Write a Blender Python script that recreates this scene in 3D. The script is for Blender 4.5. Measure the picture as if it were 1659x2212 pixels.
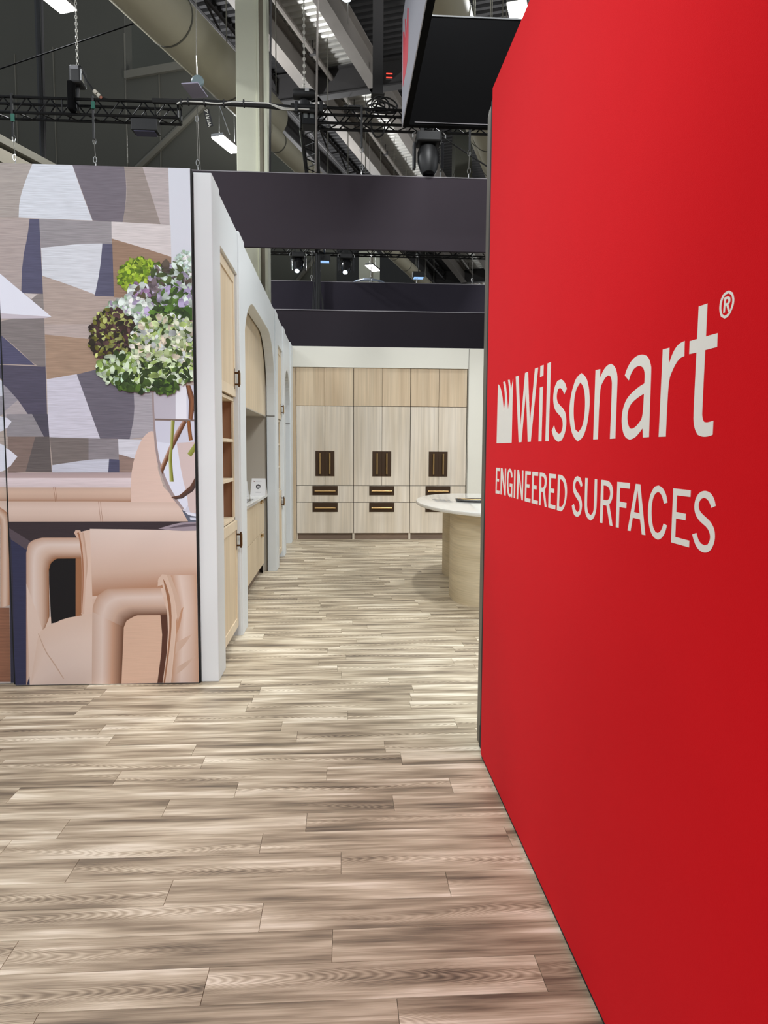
import bpy, bmesh, math, random
from mathutils import Vector, Matrix
from mathutils.geometry import tessellate_polygon

random.seed(7)
for o in list(bpy.data.objects):
    bpy.data.objects.remove(o, do_unlink=True)
SC = bpy.context.scene
COL = SC.collection

# ------------------------------------------------------------------ camera
F = 1533.5
YAW, PITCH, ROLL = map(math.radians, (3.5037, -4.9948, -0.3272))
CAM = Vector((0, 0, 1.5))
fw = Vector((math.sin(YAW) * math.cos(PITCH), math.cos(YAW) * math.cos(PITCH), math.sin(PITCH)))
r0 = Vector((math.cos(YAW), -math.sin(YAW), 0))
d0 = fw.cross(r0)
RT = math.cos(ROLL) * r0 + math.sin(ROLL) * d0
DN = -math.sin(ROLL) * r0 + math.cos(ROLL) * d0
cd = bpy.data.cameras.new('camera')
cam = bpy.data.objects.new('camera', cd)
COL.objects.link(cam)
cd.sensor_fit = 'VERTICAL'
cd.sensor_height = 32.0
cd.lens = F / 2212 * 32.0
cd.clip_end = 300
m = Matrix((RT, -DN, -fw)).transposed().to_4x4()
m.translation = CAM
cam.matrix_world = m
SC.camera = cam

# ------------------------------------------------------------------ world, exposure
w = bpy.data.worlds.new('hall_ambient')
SC.world = w
w.use_nodes = True
w.node_tree.nodes['Background'].inputs[0].default_value = (.78, .84, .92, 1)
w.node_tree.nodes['Background'].inputs[1].default_value = .50
SC.view_settings.view_transform = 'Standard'
SC.view_settings.look = 'None'
SC.view_settings.gamma = 1
SC.view_settings.use_curve_mapping = False
SC.view_settings.exposure = 0.08
LAMP_W = 360.0      # downlight of one high bay fixture
UP_W = 260.0        # its uplight

# ------------------------------------------------------------------ helpers
def ray(x, y):
    return RT * ((x - 829.5) / F) + DN * ((y - 1106) / F) + fw
def at(ax, v, x, y):
    """point where the sight line of a pixel meets the plane ax = v"""
    d = ray(x, y); i = 'xyz'.index(ax)
    return CAM + d * ((v - CAM[i]) / d[i])
TH = math.radians(20.4)          # the hall's steel runs at an angle to the stand
E1 = Vector((math.sin(TH), math.cos(TH), 0)); E2 = Vector((math.cos(TH), -math.sin(TH), 0))
def H(a, b, z): return E1 * a + E2 * b + Vector((0, 0, z))
def hz(z, x, y):
    q = at('z', z, x, y); return q.dot(E1), q.dot(E2)

def lin(c):
    c = c / 255
    return c / 12.92 if c <= .04045 else ((c + .055) / 1.055) ** 2.4
def rgb(r, g, b): return (lin(r), lin(g), lin(b), 1)

MATS = {}
def mat(name, col, rough=.6, metal=0, noise=0, nscale=8, bump=0, bscale=200, emit=None, estr=0, spec=.5, trans=0, coat=0):
    if name in MATS: return MATS[name]
    M = bpy.data.materials.new(name); M.use_nodes = True
    n = M.node_tree.nodes; l = M.node_tree.links; b = n['Principled BSDF']
    b.inputs['Base Color'].default_value = col; b.inputs['Roughness'].default_value = rough
    b.inputs['Metallic'].default_value = metal
    b.inputs['Specular IOR Level'].default_value = spec
    b.inputs['Transmission Weight'].default_value = trans
    b.inputs['Coat Weight'].default_value = coat
    tc = n.new('ShaderNodeTexCoord')
    if noise:
        t = n.new('ShaderNodeTexNoise'); t.inputs['Scale'].default_value = nscale; t.inputs['Detail'].default_value = 5
        l.new(tc.outputs['Object'], t.inputs['Vector'])
        mr = n.new('ShaderNodeMapRange'); mr.inputs['To Min'].default_value = 1 - noise; mr.inputs['To Max'].default_value = 1 + noise
        l.new(t.outputs['Fac'], mr.inputs['Value'])
        mx = n.new('ShaderNodeMix'); mx.data_type = 'RGBA'; mx.blend_type = 'MULTIPLY'; mx.inputs[0].default_value = 1
        mx.inputs[6].default_value = col; l.new(mr.outputs[0], mx.inputs[7]); l.new(mx.outputs[2], b.inputs['Base Color'])
    if bump:
        t = n.new('ShaderNodeTexNoise'); t.inputs['Scale'].default_value = bscale; t.inputs['Detail'].default_value = 3
        l.new(tc.outputs['Object'], t.inputs['Vector'])
        bp = n.new('ShaderNodeBump'); bp.inputs['Strength'].default_value = bump; bp.inputs['Distance'].default_value = .002
        l.new(t.outputs['Fac'], bp.inputs['Height']); l.new(bp.outputs[0], b.inputs['Normal'])
    if emit:
        b.inputs['Emission Color'].default_value = emit; b.inputs['Emission Strength'].default_value = estr
    MATS[name] = M
    return M

def wood(name, c1, c2, sc, broad=(2, 2, .35), rough=.5, c3=None, bump=.15):
    """grain: fine streaks stretched along one axis over a slow tone change"""
    if name in MATS: return MATS[name]
    M = bpy.data.materials.new(name); M.use_nodes = True
    n = M.node_tree.nodes; l = M.node_tree.links; b = n['Principled BSDF']; b.inputs['Roughness'].default_value = rough
    tc = n.new('ShaderNodeTexCoord'); oi = n.new('ShaderNodeObjectInfo')
    mu = n.new('ShaderNodeMath'); mu.operation = 'MULTIPLY'; mu.inputs[1].default_value = 37; l.new(oi.outputs['Random'], mu.inputs[0])
    ad = n.new('ShaderNodeVectorMath'); l.new(tc.outputs['Object'], ad.inputs[0]); l.new(mu.outputs[0], ad.inputs[1])
    def nz(s, det):
        mp = n.new('ShaderNodeMapping'); mp.inputs['Scale'].default_value = s; l.new(ad.outputs[0], mp.inputs['Vector'])
        t = n.new('ShaderNodeTexNoise'); t.inputs['Scale'].default_value = 1; t.inputs['Detail'].default_value = det
        l.new(mp.outputs[0], t.inputs['Vector']); return t.outputs['Fac']
    f = nz(sc, 6); g = nz(broad, 3)
    rp = n.new('ShaderNodeValToRGB'); rp.color_ramp.elements[0].position = .3; rp.color_ramp.elements[1].position = .7
    rp.color_ramp.elements[0].color = c2; rp.color_ramp.elements[1].color = c1; l.new(g, rp.inputs[0])
    mr = n.new('ShaderNodeMapRange'); mr.inputs['From Min'].default_value = .25; mr.inputs['From Max'].default_value = .75
    mr.inputs['To Min'].default_value = .80; mr.inputs['To Max'].default_value = 1.08; l.new(f, mr.inputs['Value'])
    mx = n.new('ShaderNodeMix'); mx.data_type = 'RGBA'; mx.blend_type = 'MULTIPLY'; mx.inputs[0].default_value = 1
    l.new(rp.outputs[0], mx.inputs[6]); l.new(mr.outputs[0], mx.inputs[7]); l.new(mx.outputs[2], b.inputs['Base Color'])
    bp = n.new('ShaderNodeBump'); bp.inputs['Strength'].default_value = bump; bp.inputs['Distance'].default_value = .001
    l.new(f, bp.inputs['Height']); l.new(bp.outputs[0], b.inputs['Normal'])
    MATS[name] = M
    return M

ORG = {}      # world position of each object's own origin
class MB:
    """collects shapes in world coordinates; build() links them as one mesh object"""
    def __init__(s): s.v = []; s.f = []
    def add(s, vs, fs):
        k = len(s.v); s.v += [Vector(p) for p in vs]; s.f += [tuple(i + k for i in f) for f in fs]; return s
    def box(s, x0, x1, y0, y1, z0, z1):
        return s.add([(x, y, z) for z in (z0, z1) for y in (y0, y1) for x in (x0, x1)],
                     [(0, 2, 3, 1), (4, 5, 7, 6), (0, 1, 5, 4), (2, 6, 7, 3), (0, 4, 6, 2), (1, 3, 7, 5)])
    def obox(s, c, ax, ay, az):
        """box from centre and three half-axis vectors"""
        c = Vector(c); P = [c + sx * ax + sy * ay + sz * az for sz in (-1, 1) for sy in (-1, 1) for sx in (-1, 1)]
        return s.add(P, [(0, 2, 3, 1), (4, 5, 7, 6), (0, 1, 5, 4), (2, 6, 7, 3), (0, 4, 6, 2), (1, 3, 7, 5)])
    def tube(s, pts, r, n=8, caps=True, rads=None):
        pts = [Vector(p) for p in pts]; N = len(pts); vs = []; fs = []
        t0 = (pts[1] - pts[0]).normalized()
        u = t0.cross(Vector((0, 0, 1)) if abs(t0.z) < .9 else Vector((1, 0, 0))).normalized()
        for i, p in enumerate(pts):
            t = (pts[min(i + 1, N - 1)] - pts[max(i - 1, 0)]).normalized()
            u = (u - t * u.dot(t)).normalized(); q = t.cross(u); rr = rads[i] if rads else r
            vs += [p + (u * math.cos(k * 2 * math.pi / n) + q * math.sin(k * 2 * math.pi / n)) * rr for k in range(n)]
        for i in range(N - 1):
            for k in range(n):
                fs.append((i * n + k, i * n + (k + 1) % n, (i + 1) * n + (k + 1) % n, (i + 1) * n + k))
        if caps: fs += [tuple(reversed(range(n))), tuple(range((N - 1) * n, N * n))]
        return s.add(vs, fs)
    def lathe(s, c, prof, n=24, axis=None):
        """prof = [(radius, height)], turned about axis (default Z) through c"""
        c = Vector(c); A = Vector(axis or (0, 0, 1)).normalized()
        u = A.cross(Vector((0, 1, 0)) if abs(A.y) < .9 else Vector((1, 0, 0))).normalized(); q = A.cross(u)
        vs = [c + A * h + (u * math.cos(2 * math.pi * k / n) + q * math.sin(2 * math.pi * k / n)) * r for r, h in prof for k in range(n)]
        fs = [(i * n + k, i * n + (k + 1) % n, (i + 1) * n + (k + 1) % n, (i + 1) * n + k) for i in range(len(prof) - 1) for k in range(n)]
        fs += [tuple(reversed(range(n))), tuple(range((len(prof) - 1) * n, len(prof) * n))]
        return s.add(vs, fs)
    def prism(s, loops, d):
        """flat outline (first loop) with holes, pushed along the vector d"""
        loops = [[Vector(p) for p in L] for L in loops]; d = Vector(d)
        flat = [p for L in loops for p in L]; N = len(flat)
        tri = tessellate_polygon(loops)
        k = len(s.v); s.v += flat + [p + d for p in flat]
        nrm = sum(((flat[b] - flat[a]).cross(flat[c] - flat[a]) for a, b, c in tri), Vector())
        same = nrm.dot(d) > 0
        for a, b, c in tri:
            x = (flat[b] - flat[a]).cross(flat[c] - flat[a]).dot(d)
            if x < 0: a, b, c = c, b, a
            s.f += [(k + N + a, k + N + b, k + N + c), (k + c, k + b, k + a)]
        st = 0
        for L in loops:
            n = len(L)
            for i in range(n):
                a, b = st + i, st + (i + 1) % n
                s.f.append((k + a, k + b, k + N + b, k + N + a))
            st += n
        return s
    def build(s, name, M, parent=None, bevel=0, smooth=False, org=None, seg=2):
        if parent is not None: o0 = ORG[parent.name]
        elif org is not None: o0 = Vector(org)
        else:
            xs = [p.x for p in s.v]; ys = [p.y for p in s.v]; zs = [p.z for p in s.v]
            o0 = Vector(((min(xs) + max(xs)) / 2, (min(ys) + max(ys)) / 2, min(zs)))
        me = bpy.data.meshes.new(name); me.from_pydata([tuple(p - o0) for p in s.v], [], s.f)
        bm = bmesh.new(); bm.from_mesh(me); bmesh.ops.recalc_face_normals(bm, faces=bm.faces); bm.to_mesh(me); bm.free()
        me.materials.append(M)
        if smooth:
            for p in me.polygons: p.use_smooth = True
            if hasattr(me, 'set_sharp_from_angle'): me.set_sharp_from_angle(angle=math.radians(40))
        o = bpy.data.objects.new(name, me); COL.objects.link(o)
        if parent is not None: o.parent = parent
        else: o.location = o0
        ORG[o.name] = o0
        if bevel:
            b = o.modifiers.new('bevel', 'BEVEL'); b.width = bevel; b.segments = seg; b.limit_method = 'ANGLE'
        return o
def tag(o, label=None, cat=None, group=None, kind=None):
    if label: o['label'] = label
    if cat: o['category'] = cat
    if group: o['group'] = group
    if kind: o['kind'] = kind
    return o
def thing(name, label, cat, loc, group=None):
    o = bpy.data.objects.new(name, None); COL.objects.link(o); o.location = loc; o.empty_display_size = .1
    ORG[o.name] = Vector(loc); return tag(o, label, cat, group)
def dup(root, off, label=None, group=None):
    def cp(o, par):
        c = o.copy(); COL.objects.link(c); c.parent = par; ORG[c.name] = ORG[o.name] + Vector(off)
        for ch in list(o.children): cp(ch, c)
        return c
    r = cp(root, None); r.location = root.location + Vector(off)
    return tag(r, label, None, group)
def smooth_loop(P, it=2, lim=38):
    """round the gentle turns of an outline, keep its corners"""
    P = [Vector((p[0], p[1])) for p in P]
    hard = []
    for i in range(len(P)):
        a, b, c = P[i - 1], P[i], P[(i + 1) % len(P)]
        hard.append((b - a).length > 0 and (c - b).length > 0 and math.degrees((b - a).angle(c - b)) > lim)
    for _ in range(it):
        Q = []; hq = []
        for i in range(len(P)):
            a, b, c = P[i - 1], P[i], P[(i + 1) % len(P)]
            if hard[i]: Q.append(b); hq.append(True)
            else: Q += [b * .75 + a * .25, b * .75 + c * .25]; hq += [False, False]
        P, hard = Q, hq
    return P

# ------------------------------------------------------------------ materials
white = mat('painted_white', rgb(216, 221, 222), .45, noise=.015, nscale=3)
whiteback = mat('painted_cream', rgb(222, 220, 208), .5, noise=.015, nscale=3)
taupe = mat('taupe_laminate', rgb(178, 170, 156), .5, noise=.02, nscale=5)
ash = wood('pale_ash', rgb(224, 206, 176), rgb(210, 190, 158), (32, 32, 1.2), rough=.5)
ashframe = wood('ash_frame', rgb(230, 214, 186), rgb(218, 200, 170), (36, 36, 1.4), rough=.5)
walnut = wood('brown_back', rgb(172, 132, 100), rgb(146, 106, 78), (35, 35, 1.2), rough=.55)
driftwood = wood('bleached_oak', rgb(224, 214, 198), rgb(204, 190, 168), (30, 30, .8), (6, 6, .5), .5)
upperwood = wood('warm_oak', rgb(214, 194, 164), rgb(194, 170, 138), (38, 38, .8), (7, 7, .5), .5)
toewood = wood('toe_kick_wood', rgb(140, 118, 98), rgb(112, 94, 80), (3, 40, 40), (.5, 3, 3), .6)
islandwood = wood('combed_oak', rgb(216, 202, 172), rgb(198, 182, 150), (2.6, 2.6, 95), (1.2, 1.2, 9), .6, bump=.5)
quartz = mat('white_quartz', rgb(232, 231, 224), .12, noise=.05, nscale=14, coat=.3)
bronze = mat('bronze_plate', rgb(70, 52, 36), .38, .55)
brass = mat('aged_brass', rgb(190, 158, 108), .32, .85)
darkbrass = mat('dark_bronze', rgb(84, 58, 34), .35, .8)
redfab = mat('red_fabric', rgb(204, 7, 18), .8, noise=.03, nscale=5, bump=.25, bscale=420, spec=.05)
redfab.node_tree.nodes['Principled BSDF'].inputs['Sheen Weight'].default_value = .10
redfab.node_tree.nodes['Principled BSDF'].inputs['Sheen Tint'].default_value = rgb(255, 150, 160)
vinyl = mat('white_vinyl', rgb(226, 224, 216), .45)
greytrim = mat('grey_extrusion', rgb(98, 94, 86), .45, .3)
black = mat('matte_black', rgb(20, 20, 21), .5)
blackgap = mat('black_edge', rgb(10, 9, 10), .8)
blackfab = mat('black_fabric', rgb(15, 15, 16), .95, noise=.04, nscale=6, spec=.06)
aubergine = mat('charcoal_fabric', rgb(66, 59, 66), .85, noise=.05, nscale=2, spec=.2)
navyfab = mat('dark_slate_fabric', rgb(54, 50, 60), .85, noise=.05, nscale=2, spec=.2)
darkfab = mat('dark_plum_fabric', rgb(48, 43, 49), .85, noise=.05, nscale=2, spec=.2)
seam = mat('pale_seam', rgb(150, 146, 150), .5, .3)
trussm = mat('black_truss', rgb(22, 22, 23), .3, .5)
steel = mat('bright_steel', rgb(190, 190, 188), .25, .9)
hallwall = mat('olive_wall_paint', rgb(76, 75, 67), .9, noise=.05, nscale=.6)
hallwall2 = mat('olive_wall_paint_deep', rgb(92, 92, 82), .9, noise=.05, nscale=.6)
batten = mat('wall_batten', rgb(104, 101, 90), .8)
ductm = mat('cream_duct', rgb(178, 172, 150), .6, noise=.05, nscale=2)
ductband = mat('duct_band', rgb(92, 90, 80), .6)
colm = mat('cream_column_paint', rgb(236, 237, 214), .6, noise=.03, nscale=2)
beamm = mat('grey_steel_paint', rgb(128, 122, 116), .6, noise=.08, nscale=3)
beamdark = mat('dark_steel_paint', rgb(60, 58, 58), .7, noise=.08, nscale=3)
galv = mat('galvanised_deck', rgb(222, 220, 214), .38, .5, noise=.10, nscale=4)
lampglow = mat('lamp_diffuser', rgb(255, 255, 255), .5, emit=(1, .97, .92, 1), estr=14)
concrete = mat('hall_concrete', rgb(120, 116, 110), .8, noise=.1, nscale=1)
jointm = mat('plank_joint', rgb(118, 104, 86), .9)

# ================================================================== SETTING
# ---- hall slab and plank floor
PW, PLN = .1445, .956
def plank_mat():
    M = bpy.data.materials.new('weathered_plank'); M.use_nodes = True; MATS['weathered_plank'] = M
    n = M.node_tree.nodes; l = M.node_tree.links; b = n['Principled BSDF']; b.inputs['Roughness'].default_value = .42
    uv = n.new('ShaderNodeUVMap'); uv.uv_map = 'UVMap'
    def nz(sx, sy, det, rough=.5, dist=0):
        mp = n.new('ShaderNodeMapping'); mp.inputs['Scale'].default_value = (sx, sy, 1); l.new(uv.outputs[0], mp.inputs['Vector'])
        t = n.new('ShaderNodeTexNoise'); t.noise_dimensions = '2D'; t.inputs['Scale'].default_value = 1
        t.inputs['Detail'].default_value = det; t.inputs['Roughness'].default_value = rough; t.inputs['Distortion'].default_value = dist
        l.new(mp.outputs[0], t.inputs['Vector']); return t.outputs['Fac']
    def mth(op, a, c=None):
        x = n.new('ShaderNodeMath'); x.operation = op
        for i, q in enumerate((a, c)):
            if q is None: continue
            if isinstance(q, (int, float)): x.inputs[i].default_value = q
            else: l.new(q, x.inputs[i])
        return x.outputs[0]
    def mr(v, a, c, d, e):
        x = n.new('ShaderNodeMapRange'); l.new(v, x.inputs['Value'])
        for k, q in zip(('From Min', 'From Max', 'To Min', 'To Max'), (a, c, d, e)): x.inputs[k].default_value = q
        return x.outputs[0]
    tone = nz(1.3, 10, 3, .55, 0)
    lo = n.new('ShaderNodeUVMap'); lo.uv_map = 'UVLocal'; sp = n.new('ShaderNodeSeparateXYZ'); l.new(lo.outputs[0], sp.inputs[0])
    vc = mth('MULTIPLY', mth('SUBTRACT', nz(.9, .02, 1), .5), .17)
    dv = mth('ADD', mth('SUBTRACT', sp.outputs[1], vc), mth('MULTIPLY', mth('SUBTRACT', nz(6, 14, 2), .5), .012))
    ph = mth('ADD', mth('MULTIPLY', sp.outputs[0], 150.0), mth('MULTIPLY', mth('MULTIPLY', dv, dv), 21000.0))
    ph = mth('ADD', ph, mth('MULTIPLY', nz(3.5, 10, 2), 22.0))
    rings = mth('SINE', ph)
    ringamt = mth('MULTIPLY', mr(nz(.55, .02, 0), .47, .56, 0, 1), mr(mth('ABSOLUTE', dv), .025, .075, 1, .12))
    fib = nz(5, 210, 4, .6); streak = nz(1.6, 42, 3)
    v = mth('ADD', mr(tone, .30, .70, .16, .93), mth('MULTIPLY', mr(streak, .3, .7, -1, 1), .17))
    v = mth('ADD', v, mth('MULTIPLY', mth('MULTIPLY', rings, ringamt), .15))
    v = mth('ADD', v, mth('MULTIPLY', mr(fib, .3, .7, -1, 1), .10))
    rp = n.new('ShaderNodeValToRGB'); cr = rp.color_ramp
    cr.elements[0].position = 0; cr.elements[0].color = rgb(100, 89, 75)
    cr.elements[1].position = 1; cr.elements[1].color = rgb(239, 229, 207)
    for p, c in ((.28, (146, 132, 110)), (.52, (180, 165, 140)), (.75, (208, 195, 169))):
        e = cr.elements.new(p); e.color = rgb(*c)
    l.new(v, rp.inputs[0]); l.new(rp.outputs[0], b.inputs['Base Color'])
    bp = n.new('ShaderNodeBump'); bp.inputs['Strength'].default_value = .12; bp.inputs['Distance'].default_value = .001
    l.new(v, bp.inputs['Height']); l.new(bp.outputs[0], b.inputs['Normal'])
    return M
plankm = plank_mat()
floor = MB().box(-45, 45, -12, 100, -.2, -.007).build('floor', concrete, org=(0, 0, 0)); tag(floor, kind='structure')
MB().box(-6.5, 5.5, -1.5, 12.6, -.007, -.0045).build('underlay', jointm, floor)
known = [-.379, -.025, -.255, .373, .002, -.303, -.138, .225, -.46, -.064, -.66]
def uvmesh(name, quads):
    """planks as shallow boxes with their own stretch of the grain"""
    me = bpy.data.meshes.new(name); V = []; Fc = []; UV = []; UL = []
    for x0, x1, y0, y1, du, dv in quads:
        k = len(V); e = .0006
        V += [(x0, y0, -.005), (x1, y0, -.005), (x1, y1, -.005), (x0, y1, -.005),
              (x0 + e, y0 + e, 0), (x1 - e, y0 + e, 0), (x1 - e, y1 - e, 0), (x0 + e, y1 - e, 0)]
        for f in ((4, 5, 6, 7), (0, 1, 5, 4), (1, 2, 6, 5), (2, 3, 7, 6), (3, 0, 4, 7)):
            Fc.append(tuple(k + i for i in f)); UV += [(V[k + i][0] - x0 + du, V[k + i][1] - y0 + dv) for i in f]; UL += [(V[k + i][0] - x0, V[k + i][1] - (y0 + y1) / 2) for i in f]
    me.from_pydata(V, [], Fc); u = me.uv_layers.new(name='UVMap')
    u.data.foreach_set('uv', [c for p in UV for c in p]); u2 = me.uv_layers.new(name='UVLocal'); u2.data.foreach_set('uv', [c for p in UL for c in p]); me.materials.append(plankm)
    o = bpy.data.objects.new(name, me); COL.objects.link(o); o.parent = floor; ORG[o.name] = Vector()
    return o
rest = []
r = -14
while True:
    y0 = 1.966 + (r - 1) * PW; y1 = y0 + PW
    if y0 < -1.4: r += 1; continue
    if y0 > 12.45: break
    off = known[r] if 0 <= r < len(known) else random.uniform(0, PLN)
    k0 = math.floor((-6.4 - off) / PLN)
    x = off + k0 * PLN
    while x < 5.4:
        q = (x + .0003, x + PLN - .0003, y0 + .0003, y1 - .0003, random.uniform(0, 400), random.uniform(0, 400))
        ym = (y0 + y1) / 2
        vis = 1.55 < y1 and y0 < 6.3 and x + PLN > -.62 * ym - .1 and x < (.70 if ym < 3.3 else .21 * ym + .05) \
            and not (ym > 4.6 and x + PLN < -.80)
        if vis: uvmesh('plank', [q])
        else: rest.append(q)
        x += PLN
    r += 1
tag(uvmesh('plank_field', rest), kind='stuff')

# ---- hall enclosure: far walls and corrugated roof deck
Z_DECK = 14.45
def hbox(mb, a0, a1, b0, b1, z0, z1):
    c = H((a0 + a1) / 2, (b0 + b1) / 2, (z0 + z1) / 2)
    return mb.obox(c, E2 * ((b1 - b0) / 2), E1 * ((a1 - a0) / 2), Vector((0, 0, (z1 - z0) / 2)))
bend = hz(0, 548, 1400)[1]
def b_at(a, x, y):
    """sideways hall coordinate of a pixel's sight line at the hall distance a"""
    d = ray(x, y); t = a / d.dot(E1); return (CAM + d * t - Vector((0, 0, 1.5))).dot(E2), (CAM + d * t).z
WA = 24.0
bL, zl = b_at(WA, 272, 156); bR, _ = b_at(WA, 548, 250)
wl = hbox(MB(), WA, WA + .4, -40, bL, 0, 24); hbox(wl, WA, WA + .4, bL, bR, 0, zl)
wall_left_hall = tag(wl.build('wall_hall', hallwall), kind='structure')
hbox(MB(), WA - .12, WA, bL, bR, zl - .28, zl).build('ledge', batten, wall_left_hall)
for px in (35, 118, 272, 345):
    bb, _ = b_at(WA, px, 200)
    hbox(MB(), WA - .03, WA, bb - .02, bb + .02, 0, 17 if px < 273 else zl - .3).build('batten', batten, wall_left_hall)
# diagonal brace on that wall
p0 = H(WA - .05, *b_at(WA, 432, 238)); p1 = H(WA - .05, *b_at(WA, 305, 360))
MB().tube([p0 + (p0 - p1) * .1, p1 + (p1 - p0) * .7], .13, 6).build('brace', batten, wall_left_hall)
pa, pb = at('z', 8, -40, 285), at('z', 8, 110, 364)
t = thing('ledge_beam', 'pale box beam sloping behind the top edge of the printed panels', 'beam', pa)
for dz, h_, M_ in ((0, .16, batten), (-.34, .28, mat('beam_cream', rgb(132, 126, 112), .7))):
    MB().obox((pa + pb) / 2 + Vector((0, 0, dz)), (pb - pa) / 2, (pb - pa).cross(Vector((0, 0, 1))).normalized() * .15, Vector((0, 0, h_ / 2))).build('beam_course', M_, t)
WB = 40.0
bb0, _ = b_at(WB, 480, 580); bb1, _ = b_at(WB, 722, 580)
wall_mid = tag(hbox(hbox(MB(), WB, WB + .4, -12.4, bb1, 0, 15) if bb1 > -12.4 else MB(), WB, WB + .4, -46, min(-12.4, bb1), 0, 32).build('wall_middle', hallwall2), kind='structure')
p0 = H(WB - .1, *b_at(WB, 672, 572)); p1 = H(WB - .1, *b_at(WB, 645, 606))
MB().tube([p0 + (p0 - p1), p1 + (p1 - p0)], .12, 6).build('brace', batten, wall_mid)
wall_far = tag(hbox(MB(), 90, 90.4, -70, 45, 0, 40).build('wall_far', mat('far_wall_paint', rgb(58, 57, 54), .9, noise=.1, nscale=.4)), kind='structure')
dk = MB(); a = 6.0; PR = .30
pts = []
while a < 90:
    pts += [(a, 0), (a + .13, 0), (a + .16, .11), (a + .27, .11)]; a += PR
ZB = 13.5
b1l, b1r = hz(ZB, 674, 0)[1], hz(ZB, 706, 0)[1]; bA = hz(ZB, 612, 130)[1]
def deck(strips):
    mb = MB()
    for s0, s1 in strips:
        vs = []
        for aa, dz in pts: vs += [H(aa, s0, Z_DECK + dz), H(aa, s1, Z_DECK + dz)]
        mb.add(vs, [(2 * i, 2 * i + 1, 2 * i + 3, 2 * i + 2) for i in range(len(pts) - 1)])
    return mb
ceiling = tag(deck(((-12.2, bA), ((b1l + b1r) / 2, 14))).build('ceiling', mat('dark_deck_paint', rgb(44, 43, 44), .8)), kind='structure')
deck(((bA, (b1l + b1r) / 2),)).build('metal_deck', galv, ceiling)

# roof steel: each beam a thing made of flanges and web
def ibeam(name, label, a0, a1, b, z0, depth, fw_, M, group='roof beams of the hall'):
    t = thing(name, label, 'beam', H((a0 + a1) / 2, b, z0), group)
    hbox(MB(), a0, a1, b - fw_ / 2, b + fw_ / 2, z0, z0 + .05).build('bottom_flange', M, t)
    hbox(MB(), a0, a1, b - .02, b + .02, z0 + .05, z0 + depth - .05).build('web', M, t)
    hbox(MB(), a0, a1, b - fw_ / 2, b + fw_ / 2, z0 + depth - .05, z0 + depth).build('top_flange', M, t)
    return t
ibeam('roof_beam', 'heavy grey steel roof beam running beside the bright metal deck', 10, 88, (b1l + b1r) / 2, ZB, .9, b1r - b1l, beamm)
ibeam('roof_beam', 'grey steel roof beam beside the cream column, under the deck edge', 12, 88, bA, ZB, .9, .4, beamm)
for bx, n_ in ((-1.6, 'dark steel roof beam above the hanging square sign'), (-12, 'dark steel roof beam along the edge of the metal deck'), (5, 'dark steel roof beam beyond the hanging square sign')):
    ibeam('roof_beam', n_, 6, 88, bx, ZB, .9, .4, beamdark)
ac = hz(ZB, 720, 203)[0]
for k, (aa, lab) in enumerate(((ac, 'grey cross girder under the metal deck above the truss corner'), (ac + 14, 'grey cross girder under the metal deck, second from the truss corner'), (ac + 28, 'grey cross girder under the metal deck, third from the truss corner'))):
    t = thing('cross_girder', lab, 'beam', H(aa, -8, ZB), 'cross girders of the hall roof')
    hbox(MB(), aa, aa + .35, -12, 14, ZB, ZB + .05).build('bottom_flange', beamdark, t)
    hbox(MB(), aa + .16, aa + .19, -12, 14, ZB + .05, ZB + .85).build('web', beamdark, t)
    hbox(MB(), aa, aa + .35, -12, 14, ZB + .85, ZB + .9).build('top_flange', beamdark, t)
# sprinkler pipe under the deck
bp_ = hz(14.1, 594, 0)[1]
t = thing('sprinkler_pipe', 'long grey pipe hung under the corrugated metal deck', 'pipe', H(12, bp_, 14.1))
MB().tube([H(10, bp_, 14.1), H(88, bp_, 14.1)], .085, 8).build('pipe', beamm, t)
for aa in range(14, 60, 4):
    hbox(MB(), aa, aa + .12, bp_ - .11, bp_ + .11, 14.0, 14.16).build('clamp', beamdark, t)
    MB().tube([H(aa + .06, bp_, 14.16), H(aa + .06, bp_, 14.46)], .015, 5).build('hanger', beamdark, t)
# open-web joists in the dark bays
for k, bj in enumerate((-11.2, -4.6, 1.8)):
    t = thing('roof_joist', ['dark lattice joist near the edge of the metal deck', 'dark lattice joist right beside the heavy beam', 'dark lattice joist above the red wall'][k], 'joist', H(30, bj, 13.8))
    c1 = MB().tube([H(8, bj, 14.3), H(80, bj, 14.3)], .06, 6).build('top_chord', beamdark, t)
    MB().tube([H(8, bj, 13.8), H(80, bj, 13.8)], .06, 6).build('bottom_chord', beamdark, t)
    for j in range(20):
        a0 = 9 + j * 2.2
        MB().tube([H(a0, bj, 13.8), H(a0 + 1.1, bj, 14.3), H(a0 + 2.2, bj, 13.8)], .035, 5).build('web_bar', beamdark, t)

# ---- columns
def column(name, label, c, w_, d_, z1, M, ax=Vector((1, 0, 0))):
    ay = Vector((-ax.y, ax.x, 0)); c = Vector(c)
    t = thing(name, label, 'column', c)
    z = Vector((0, 0, z1 / 2)); u = c + z
    MB().obox(u + ax * (-w_ * .15), ax * (w_ * .35), ay * d_ / 2, z).build('shaft', M, t, bevel=.01)
    MB().obox(u + ax * (w_ * .225) - ay * (d_ / 2 - .02), ax * (w_ * .028), ay * .05, z).build('rib', M, t)
    MB().obox(u + ax * (w_ * .30) + ay * .06, ax * (w_ * .11), ay * (d_ / 2 - .06), z).build('recess', taupe, t)
    MB().obox(u + ax * (w_ * .45), ax * (w_ * .05), ay * d_ / 2, z).build('flange', M, t)
    return t
cD = 16.2
cl, cr_ = at('y', cD, 511, 300), at('y', cD, 577, 300)
column('steel_column', 'tall cream painted steel column behind the arched cabinet wall', ((cl.x + cr_.x) / 2, cD + .3, 0), cr_.x - cl.x, .6, 14.4, colm)
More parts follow.
